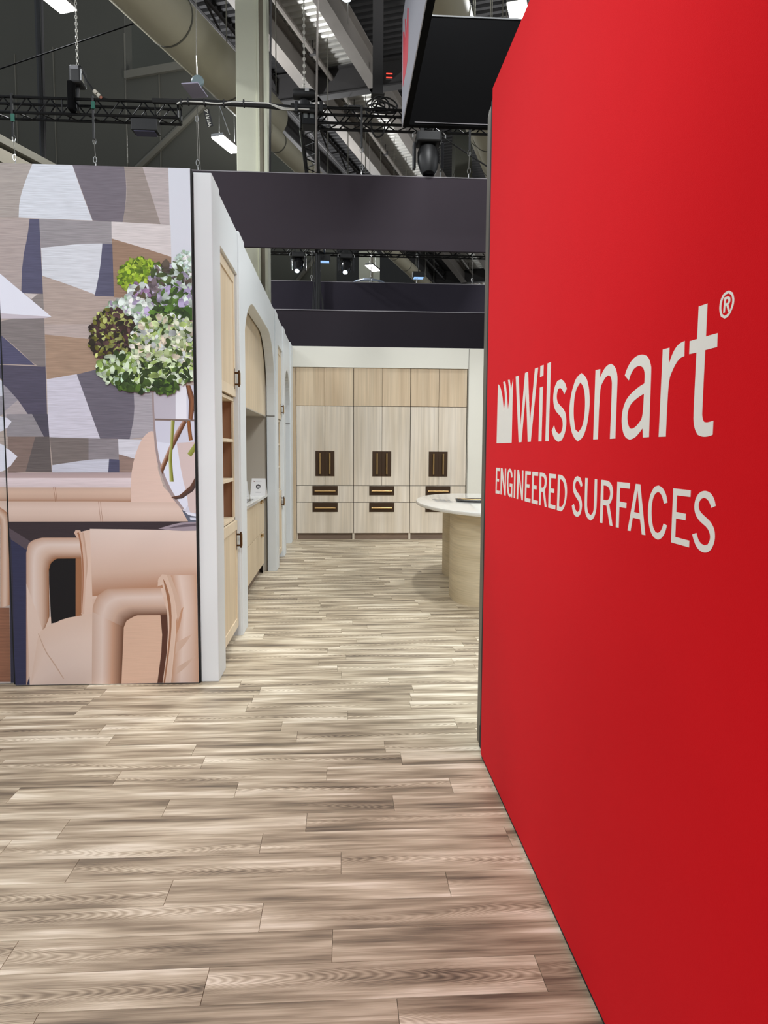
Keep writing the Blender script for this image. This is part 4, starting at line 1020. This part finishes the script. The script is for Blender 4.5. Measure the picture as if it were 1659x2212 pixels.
# chain hoists
def chain(mb, x, y, z0, z1, pitch=.056):
    z = z0; k = 0
    while z < z1:
        R = []
        for j in range(7):
            a = j * math.pi / 3; u = .019 * math.sin(a); v = .036 * math.cos(a)
            R.append((x + (u if k % 2 else 0), y + (0 if k % 2 else u), z + v))
        mb.tube(R, .007, 4, False); z += pitch; k += 1
    return mb
def hoist(px, py0, py1, wpx, label, horizontal):
    c = at('y', D1 + .12, px, (py0 + py1) / 2); hh = (py1 - py0) / F * D1 / 2; hw = wpx / F * D1 / 2
    t = thing('chain_hoist', label, 'hoist', c - Vector((0, 0, hh)))
    if horizontal:
        MB().lathe(c - Vector((hw, 0, 0)), [(hh * .8, 0), (hh, .03), (hh, 2 * hw - .06), (hh * .7, 2 * hw)], 20, (1, 0, 0)).build('motor_body', black, t, smooth=True)
        MB().box(c.x + hw * .1, c.x + hw * .45, c.y - hh - .012, c.y - hh + .02, c.z + hh * .1, c.z + hh * .7).build('label_plate', mat('plate_white', rgb(190, 190, 190), .5), t)
        MB().lathe(c - Vector((.0, .02, hh + .16)), [(.03, 0), (.10, .03), (.10, .12), (.05, .16)], 16).build('hook_block', black, t, smooth=True)
    else:
        MB().box(c.x - hw, c.x + hw, c.y - .14, c.y + .14, c.z - hh, c.z + hh).build('motor_body', black, t, bevel=.05, seg=3)
        MB().box(c.x + hw * .75, c.x + hw * 1.02, c.y - .15, c.y - .02, c.z - hh * .75, c.z + hh * .5).build('side_plate', steel, t, bevel=.01)
        MB().box(c.x - hw * .7, c.x + hw * .5, c.y - .145, c.y - .139, c.z + hh * .45, c.z + hh * .8).build('label_plate', mat('plate_grey2', rgb(120, 120, 124), .5), t)
        b0 = at('y', D1 - .05, 146, 176); b1 = at('y', D1 - .05, 161, 240)
        MB().box(b0.x, b1.x, D1 - .12, D1 + .06, b1.z, b0.z).build('chain_bag', blackfab, t, bevel=.03)
        MB().tube([c - Vector((0, 0, hh)), c - Vector((.02, 0, hh + .3)), (c.x + .05, D1 - .04, ztr + .02)], .03, 6).build('sling', black, t)
    chain(MB(), c.x, c.y, c.z + hh, 14.4).build('chain', mat('zinc_chain', rgb(210, 208, 200), .35, .6), t)
    return t
hoist(168, 149, 186, 27, 'black chain hoist with chain bag above the left truss', False)
hoist(657, 193, 215, 46, 'black chain hoist lying level above the truss corner block', True)
# power plug lead from the upright hoist
pl_ = [at('y', D1, *q) for q in ((178, 155), (188, 176), (203, 196), (215, 207), (228, 214), (245, 217))]
t = thing('hoist_lead', 'black power lead with pale connectors running down from the chain hoist', 'cable', pl_[-1])
MB().tube(pl_, .018, 6).build('cable', black, t)
MB().tube([at('y', D1, 203, 196), at('y', D1, 209, 202)], .035, 8).build('connector', mat('pale_plug', rgb(190, 184, 170), .5), t)
MB().tube([at('y', D1, 211, 204), at('y', D1, 216, 209)], .035, 8).build('connector', MATS['pale_plug'], t)
MB().tube([at('y', D1, 217, 210), at('y', D1, 221, 213)], .03, 8).build('plug', mat('copper_plug', rgb(150, 96, 78), .5), t)

# cable bundle bridging the gap between the trusses
def bez(P, n=6):
    o = []
    P = [Vector(p) for p in P]
    for i in range(len(P) - 1):
        p0, p1, p2, p3 = P[max(i - 1, 0)], P[i], P[i + 1], P[min(i + 2, len(P) - 1)]
        for k in range(n):
            t = k / n; o.append(.5 * ((2 * p1) + (p2 - p0) * t + (2 * p0 - 5 * p1 + 4 * p2 - p3) * t * t + (3 * p1 - p0 - 3 * p2 + p3) * t ** 3))
    return o + [P[-1]]
t = thing('cable_bundle', 'black and white cable bundle strung across the cream column between trusses', 'cable', at('y', D1, 500, 225))
MB().tube(bez([at('y', D1 - .05, *q) for q in ((330, 218), (386, 220), (440, 221), (500, 224), (560, 227), (620, 233), (690, 240))]), .05, 8).build('black_cables', black, t, smooth=True)
wh = mat('white_cable', rgb(215, 214, 208), .5)
MB().tube(bez([at('y', D1 - .09, *q) for q in ((382, 224), (395, 219), (408, 219), (440, 221), (470, 224), (500, 221), (540, 222), (575, 223), (590, 228), (612, 236), (640, 237))]), .013, 6).build('white_cable', wh, t, smooth=True)
MB().tube(bez([at('y', D1 - .10, *q) for q in ((575, 223), (590, 226), (605, 231), (622, 234), (668, 236))]), .010, 6).build('white_cable', wh, t, smooth=True)
for q in ((392, 222), (407, 220), (442, 222), (484, 224), (527, 224)):
    c = at('y', D1 - .06, *q); MB().box(c.x - .012, c.x + .012, c.y - .055, c.y + .05, c.z - .05, c.z + .05).build('cable_tie', black, t)
# spot pipe and cable heap on the right truss
t = thing('truss_pipe', 'short black pipe clamped over the truss corner block', 'pipe', at('y', D1, 660, 232))
MB().tube([at('y', D1 - .06, 628, 229), at('y', D1 - .06, 706, 232)], .045, 10).build('pipe', black, t)
for q in (694, 640): c = at('y', D1 - .06, q, 231); MB().box(c.x - .03, c.x + .03, c.y - .06, c.y + .06, c.z - .10, c.z + .08).build('clamp', black, t, bevel=.01)
t = thing('junction_box', 'grey power distribution box sitting on the right truss', 'box', at('y', D1, 760, 241))
for x0, x1 in ((742, 751), (752, 766), (767, 779)):
    a, b = at('y', D1 - .02, x0, 240), at('y', D1 - .02, x1, 227); MB().box(a.x, b.x, D1 - .03, D1 + .18, ztr + SZ + .02, b.z).build('box_body', mat('box_grey', rgb(62, 62, 64), .5), t, bevel=.01)
rc = random.Random(11)
t = thing('cable_heap', 'heap of coiled black cable lying on the right truss beside the sign', 'cable', at('y', D1, 830, 243))
for k in range(7):
    cx_, cz_ = rc.uniform(812, 852), rc.uniform(226, 240); c = at('y', D1 + rc.uniform(-.05, .2), cx_, cz_); ra, rb = rc.uniform(.10, .24), rc.uniform(.04, .16)
    MB().tube([c + Vector((ra * math.cos(j * .42), .03 * math.sin(j), rb * math.sin(j * .42))) for j in range(16)], .014, 5, False).build('cable_loop', black, t)
MB().tube(bez([at('y', D1 + .1, *q) for q in ((800, 262), (806, 288), (815, 297), (828, 288), (832, 262))]), .016, 6).build('cable_loop', black, t)

# moving-head lights
def mover(px, py, D, sc, lit, label):
    c = at('y', D, px, py); t = thing('moving_light', label, 'stage light', c, 'moving stage lights under the trusses')
    # c = top of the unit, hanging below the truss
    MB().box(c.x - .20 * sc, c.x + .20 * sc, D - .16 * sc, D + .16 * sc, c.z - .17 * sc, c.z).build('base', black, t, bevel=.03 * sc)
    for s in (-1, 1):
        MB().prism([[(c.x + s * .20 * sc, D - .09 * sc, c.z - .15 * sc), (c.x + s * .20 * sc, D + .09 * sc, c.z - .15 * sc), (c.x + s * .20 * sc, D + .05 * sc, c.z - .56 * sc), (c.x + s * .20 * sc, D - .05 * sc, c.z - .56 * sc)]], (s * .05 * sc, 0, 0)).build('yoke_arm', mat('glossy_black', rgb(34, 34, 36), .2), t, bevel=.015 * sc)
        MB().tube([(c.x + s * .22 * sc, D - .14 * sc, c.z - .03), (c.x + s * .26 * sc, D - .14 * sc, c.z - .07), (c.x + s * .26 * sc, D - .14 * sc, c.z - .13)], .012, 6).build('carry_handle', steel, t)
    ax = Vector((0, -.32, -1)).normalized() if not lit else Vector((-.12 if lit else 0, -.75, -1)).normalized()
    hc = Vector((c.x, D, c.z - .34 * sc))
    hd = MB().lathe(hc - ax * .16 * sc, [(.05 * sc, -.02 * sc), (.13 * sc, .0), (.17 * sc, .10 * sc), (.175 * sc, .26 * sc), (.14 * sc, .42 * sc), (.10 * sc, .50 * sc)], 22, ax).build('head', MATS['glossy_black'] if lit else black, t, smooth=True)
    MB().lathe(hc + ax * (.335 * sc), [(.072 * sc, 0), (.072 * sc, .012 * sc)], 20, ax).build('lens', mat('blue_lens', rgb(190, 220, 255), .2, emit=(.72, .86, 1, 1), estr=5) if lit else mat('dark_lens', rgb(10, 10, 12), .1), hd)
    for s in (-.1, .1): MB().box(c.x + (s - .03) * sc, c.x + (s + .03) * sc, D - .03, D + .03, c.z, c.z + .10).build('clamp', black, t)
mover(925, 290, D1 + .12, 1.12, False, 'unlit black moving light hanging below the square sign')
mover(644.5, 546, D2 + .1, .95, True, 'lit moving light under the rear truss beside the black cable bundle')
mover(748, 549, D2 + .1, .95, True, 'lit moving light under the rear truss near the small glowing lamp')
# small floods
def flood(px, py, D, sc, label, lit):
    c = at('y', D, px, py); t = thing('flood_light', label, 'stage light', c)
    w_ = .18 * sc
    MB().prism([[c + Vector((-w_, -.12, 0)), c + Vector((w_, -.12, 0)), c + Vector((w_, .16, .02)), c + Vector((-w_, .16, .02))]], (0, .0, .16 * sc)).build('housing', black, t, bevel=.01)
    MB().obox(c + Vector((0, .0, -.012)), Vector((w_ * .8, 0, 0)), Vector((0, .11, 0)), Vector((0, 0, .008))).build('lens', mat('flood_lens_lit', rgb(120, 170, 230), .3, emit=(.35, .6, 1, 1), estr=.9) if lit else mat('flood_lens', rgb(64, 62, 84), .3), t)
    MB().tube([c + Vector((0, .05, .16 * sc)), Vector((c.x, c.y + .05, zr2 + .03 if D > D1 + 1 else c.z + .16 * sc + .16))], .015, 6).build('bracket', black, t)
flood(315, 287, D1 + .1, 1.25, 'black flood light clamped under the truss over the printed panel', False)
flood(699, 565, D2 + .1, 1.15, 'blue-lit flood beside the black cable bundle on the rear truss', True)
flood(904, 600, D2 + .1, 1.0, 'blue-lit flood behind the drop wire near the rear banner', True)
# cables that fall from the rear truss behind the partition
t = thing('cable_drop', 'black cable bundle falling from the rear truss in front of the rear banner', 'cable', at('y', D2 - .3, 690, 660))
for k, pts in enumerate((((685, 540), (686, 600), (685, 640), (685, 700)), ((689, 540), (690, 590), (689, 630), (687, 700)), ((681, 540), (682, 600), (679, 650), (678, 700)), ((690, 600), (692, 630), (697, 655), (698, 700)), ((676, 541), (678, 600), (676, 650), (674, 700)))):
    MB().tube(bez([at('y', D2 - .35, *q) for q in pts]), (.05, .045, .02, .03, .018)[k], 6).build('cable', black, t, smooth=True)
# thin rigging lines seen against the hall
for P, Q, D, rad, M_, lab in (((585, -40), (583, 372), D1 + .8, .022, beamdark, 'upright dark rigging pole beside the cream column'),
                         ((687, -40), (682, 372), D1 - .3, .022, beamm, 'upright grey rigging pole in front of the metal deck'),
                         ((388, -20), (497, 292), 20, .018, steel, 'slanting steel wire running down to the lamp by the column'),
                         ((423, -20), (424, 130), D1, .005, wirem, 'fine steel wire holding the grey reflector panel'),
                         ((79, -20), (93, 358), 22, .075, black, 'thick black cable hanging down the tall grey wall'),
                         ((90, -20), (98, 358), 22, .035, mat('grey_cable', rgb(60, 58, 58), .6), 'thin grey cable hanging beside the thick black cable'),
                         ((268, -20), (276, 352), 20, .006, wirem, 'hair-thin wire hanging before the tall grey wall'),
                         ((-10, 152), (362, 26), 16, .014, blackfab, 'slanting black cable crossing under the cream duct'),
                         ((952, 294), (1062, 366), D1 + .24, .014, black, 'slanting black cable under the hanging square sign'),
                         ((952.5, 296), (951, 385), D1 + .2, .014, steel, 'thin upright steel rod right of the unlit moving light'),
                         ((425, 214), (433, 369), D1 + .04, .007, wirem, 'thin steel rod falling past the black number tag')):
    tag(MB().tube([at('y', D, *P), at('y', D, *Q)], rad, 6).build('rigging_line', M_), lab, 'cable')
# reflector panel with its pulley
t = thing('reflector_panel', 'small flat lilac-grey panel hung from a pulley in front of the duct', 'panel', at('y', D1, 424, 190))
P = [at('y', D1, *q) for q in ((403, 189), (421, 186), (438, 201), (419, 205))]
base = at('y', D1, 421, 194); k_ = .17
MB().prism([[base + Vector((-k_ * 1.1, -.22, 0)), base + Vector((k_ * .6, -.28, 0)), base + Vector((k_ * 1.1, .22, 0)), base + Vector((-k_ * .6, .28, 0))]], (0, 0, -.02)).build('panel', mat('lilac_panel', rgb(150, 145, 165), .5), t)
MB().lathe(at('y', D1, 427, 176), [(.09, -.03), (.11, -.01), (.11, .01), (.09, .03)], 18, (0, 1, 0)).build('pulley', mat('pulley_grey', rgb(120, 136, 138), .4, .4), t, smooth=True)
MB().tube([at('y', D1, 427, 182), base], .012, 5).build('hanger', steel, t)
MB().tube([at('y', D1, 426, 169), at('y', D1, 424, 120)], .010, 6).build('sling', steel, t)
# black number tag
def text_mesh(s, size):
    cu = bpy.data.curves.new('tag_text', 'FONT'); cu.body = s; cu.size = size; cu.align_x = 'CENTER'; cu.align_y = 'CENTER'; cu.extrude = .001
    o = bpy.data.objects.new('tag_text', cu); COL.objects.link(o); bpy.context.view_layer.update()
    me = bpy.data.meshes.new_from_object(o.evaluated_get(bpy.context.evaluated_depsgraph_get())); bpy.data.objects.remove(o, do_unlink=True); return me
tg = at('y', D1, 450, 255); e0 = at('y', D1, 445.5, 237); e1 = at('y', D1, 454.5, 273.5)
t = thing('number_tag', 'black hanging tag with white characters between wires near the column', 'tag', tg)
up_ = (e0 - e1).normalized(); sd_ = Vector((up_.z, 0, -up_.x)); hl = (e0 - e1).length / 2
MB().obox(tg, sd_ * .052, up_ * hl, Vector((0, .004, 0))).build('tag_plate', black, t)
me = text_mesh('W1R1-6', .085); me.materials.append(vinyl)
to = bpy.data.objects.new('tag_lettering', me); COL.objects.link(to); to.parent = t; ORG[to.name] = tg
Mx = Matrix((up_, -sd_, up_.cross(-sd_))).transposed().to_4x4(); Mx.translation = Vector((0, -.007, 0)); to.matrix_local = Mx
MB().tube([e0, e0 + Vector((0, 0, .12)), at('y', D1, 441, 222)], .006, 5).build('tie', black, t)

# hanging square sign
DS = 11.0
k0 = at('y', DS, 868, 275); XS = k0.x; zs0 = k0.z; zs1 = at('y', DS, 900, 40.5).z
sg = thing('hanging_sign', 'open square black fabric sign overhead with red emblem on its grey side', 'hanging sign', (XS + 2.3, DS - 2.3, zs0))
greyfab = mat('pale_grey_fabric', rgb(168, 168, 178), .7)
W4 = 4.6
MB().box(XS, XS + .012, DS - W4, DS, zs0, zs1).build('side_print', greyfab, sg)
MB().box(XS + .012, XS + .10, DS - W4, DS, zs0, zs1).build('side_panel', blackfab, sg)
MB().box(XS + .10, XS + W4, DS - .10, DS, zs0, zs1).build('far_panel', blackfab, sg)
MB().box(XS + W4, XS + W4 + .10, DS - W4, DS, zs0, zs1).build('side_panel', blackfab, sg)
MB().box(XS + .10, XS + W4, DS - W4, DS - W4 + .10, zs0, zs1).build('near_panel', blackfab, sg)
MB().box(XS + .10, XS + W4, DS - .108, DS - .10, zs1 - .016, zs1 + .004).build('top_seam', steel, sg)
MB().box(XS + .18, XS + W4, DS - .106, DS - .10, zs0 + .03, zs0 + .04).build('bottom_seam', seam, sg)
cS = tr(860, 0, 100 / 737)
vinyl_cut('emblem', [[(76, 1385), (165, 930), (166, 130), (150, 120), (132, 560), (124, 300), (110, 300), (116, 640), (98, 500), (80, 510)]], cS, sg, mat('red_print', rgb(226, 40, 66), .6), x=XS, d=-.002)
for i, (xx, yy) in enumerate(((XS + .05, DS - .05), (XS + W4, DS - .05), (XS + .05, DS - W4), (XS + W4, DS - W4))):
    MB().tube([(xx, yy, zs1), (xx, yy, 14.4)], .008, 5).build('suspension_wire', steel, sg)

# high bay lamps of the hall: housing, glowing diffuser, wires, with their own light
ZL = 10.8; lampn = [0]
def highbay(a, b, label, z=ZL, size=(1.2, .42), light=True):
    c = H(a, b, z); t = thing('high_bay_lamp', label, 'lamp', c, 'high bay lamps of the hall')
    l_, w_ = size
    MB().obox(c + Vector((0, 0, .07)), E2 * (w_ / 2), E1 * (l_ / 2), Vector((0, 0, .045))).build('housing', steel, t, bevel=.015)
    MB().obox(c + Vector((0, 0, .01)), E2 * (w_ / 2 - .01), E1 * (l_ / 2 - .01), Vector((0, 0, .015))).build('diffuser', lampglow, t)
    for s in (-1, 1): MB().tube([c + E1 * (s * l_ * .4) + Vector((0, 0, .1)), c + E1 * (s * l_ * .3) + Vector((0, 0, Z_DECK - z))], .008, 5).build('suspension_wire', steel, t)
    if light:
        for nm, dz, pw, flip in (('downlight', -.02, LAMP_W, False), ('uplight', .13, UP_W, True)):
            L = bpy.data.lights.new(nm, 'AREA'); L.shape = 'RECTANGLE'; L.size = w_; L.size_y = l_; L.energy = pw; L.color = (.965, .985, 1)
            o = bpy.data.objects.new(nm, L); COL.objects.link(o); o.parent = t; o.location = (0, 0, dz)
            o.rotation_euler = (math.pi if flip else 0, 0, -TH)
    return t
fS = (ZL - 1.5) / 6
highbay(8.20 * fS + .1, -7.22 * fS, 'high bay lamp above the chain hoist and left truss')
highbay(13.10 * fS, -7.27 * fS, 'high bay lamp glowing beside the cream column')
highbay(23.0 * fS, -7.43 * fS, 'small distant high bay lamp between the two banners')
highbay(17.9 * fS, -7.35 * fS, 'high bay lamp hidden behind the long charcoal banner')
highbay(10.55 * fS, -1.27 * fS, 'high bay lamp above the edge of the red wall')
bR = -1.27 * fS; sa = 4.6 * fS  # further lamps of this kind, added out of view to raise the brightness
for i, (a, b) in enumerate(((10.55 * fS - sa, bR), (10.55 * fS - 3 * sa, bR), (10.55 * fS + sa, bR), (10.55 * fS + 2 * sa, bR),
                            (8.2 * fS - sa, -7.22 * fS), (8.2 * fS - 2 * sa, -7.22 * fS), (10.55 * fS, bR + 6 * fS), (10.55 * fS - sa, bR + 6 * fS), (10.55 * fS - 2 * sa, bR + 6 * fS),
                            (10.55 * fS - 4 * sa, bR), (8.2 * fS - 3 * sa, -7.22 * fS), (10.55 * fS - 3 * sa, bR + 6 * fS), (10.55 * fS + 4 * sa, bR), (10.55 * fS + 6 * sa, bR - 6))):
    highbay(a, b, ['added high bay lamp over the aisle by the island', 'added high bay lamp behind the viewpoint over the aisle', 'added high bay lamp over the partition behind the white wall', 'added high bay lamp over the rear banner',
                   'added high bay lamp over the printed panels', 'added high bay lamp over the floor before the printed panels', 'added high bay lamp right of the hanging sign', 'added high bay lamp behind the red wall', 'added high bay lamp far behind the red wall', 'added high bay lamp well behind the viewpoint, aisle row', 'added high bay lamp well behind the viewpoint, row over the printed panels', 'added high bay lamp well behind the viewpoint, red wall row', 'added high bay lamp deep in the hall under the metal deck', 'added high bay lamp far down the hall under the metal deck'][i])
# small spot by the roof beam, round ring and red beacon
c = at('y', 17.5, 749, -2)
t = thing('ceiling_spot', 'small cold white spot lamp beside the heavy roof beam', 'lamp', c)
MB().lathe(c, [(.05, .18), (.11, .10), (.12, 0)], 16).build('spot_body', black, t, smooth=True)
MB().lathe(c - Vector((0, 0, .012)), [(.10, 0), (.10, .01)], 16).build('spot_lens', mat('cold_lens', rgb(220, 240, 255), .4, emit=(.75, .95, 1, 1), estr=12), t)
MB().tube([c + Vector((0, 0, .18)), c + Vector((0, 0, 3))], .012, 5).build('stem', beamm, t)
MB().tube([at('y', 17.5, 751, 4), at('y', 17.5, 752, 52)], .012, 5).build('drop_cord', beamm, t)
c = at('y', 30, 797, 612)
t = thing('ring_truss', 'silver ring-shaped truss far behind the rear banner', 'truss', c)
for r_, z in ((.62, 0), (.46, .05)): MB().tube([c + Vector((r_ * math.cos(k * math.pi / 16), r_ * math.sin(k * math.pi / 16), z)) for k in range(33)], .045, 8, False).build('ring', mat('blue_steel', rgb(170, 184, 205), .25, .7), t, smooth=True)
MB().tube([c + Vector((0, 0, .02)), at('y', 30, 801, 590), Vector((c.x, c.y, 14.4))], .012, 5).build('hanger', steel, t)
c = at('y', 24, 841, 163)
t = thing('red_beacon', 'small red illuminated sign in the dark roof steel', 'sign', c)
hb = MB().box(c.x - .11, c.x + .11, 24, 24.05, c.z - .1, c.z + .08).build('housing', black, t)
for z in (-.07, .05): MB().box(c.x - .10, c.x + .10, 23.985, 24, c.z + z - .015, c.z + z + .015).build('light_bar', mat('red_glow', rgb(255, 40, 30), .4, emit=(1, .06, .04, 1), estr=1.6), t)

# added fill spots on an unseen truss above and behind the viewpoint: they wash the printed panels and the middle of the floor
truss('added black box truss with fill spots above the open plank floor', (-4.2, -1.2, 6.4), (.4, -1.2, 6.4), .25, 9, hang=(.1, .9))
def wash(p, q, watt, deg, label, ty=-1.2, tz=6.4):
    p, q = Vector(p), Vector(q); ax = (q - p).normalized()
    t = thing('fill_spot', label, 'stage light', p, 'added fill spots on unseen trusses')
    MB().lathe(p - ax * .30, [(.07, 0), (.11, .05), (.12, .22), (.13, .28)], 20, ax).build('can', black, t, smooth=True)
    MB().lathe(p - ax * .03, [(.10, 0), (.10, .01)], 20, ax).build('lens', mat('fill_spot_lens', rgb(240, 245, 255), .4, emit=(.95, .98, 1, 1), estr=8), t)
    MB().tube([p - ax * .15, Vector((p.x, ty, tz))], .02, 6).build('bracket', black, t)
    L = bpy.data.lights.new('beam', 'SPOT'); L.energy = watt; L.spot_size = math.radians(deg); L.spot_blend = .9; L.shadow_soft_size = .10; L.color = (.965, .985, 1)
    o = bpy.data.objects.new('beam', L); COL.objects.link(o); o.parent = t; o.rotation_euler = (q - p).to_track_quat('-Z', 'Y').to_euler()
wash((-2.6, -1.1, 6.1), (-1.7, 4.5, 1.9), 330, 44, 'added fill spot aimed at the printed hydrangea panel')
wash((-.4, -1.1, 6.1), (.25, 4.5, 0), 720, 34, 'added fill spot aimed at the middle of the aisle floor')
wash((-3.7, -1.1, 6.1), (.7, 2.5, 3.1), 520, 40, 'added fill spot aimed at the upper part of the red wall')
truss('added black box truss with fill spots behind the red wall', (1.4, 4.4, 6.3), (4.4, 4.4, 6.3), .25, 6, hang=(.1, .9))  # second added truss, out of view, brightening the back of the stand
wash((2.6, 4.5, 6.0), (.55, 11.85, 1.3), 620, 44, 'added fill spot aimed at the back wall cabinets', 4.4, 6.3)
wash((1.7, 4.5, 6.0), (.3, 10.6, 0), 520, 34, 'added fill spot aimed at the floor before the back cabinets', 4.4, 6.3)
wash((2.2, 4.5, 6.0), (-.785, 6.6, 1.5), 420, 52, 'added fill spot aimed at the arched white wall', 4.4, 6.3)
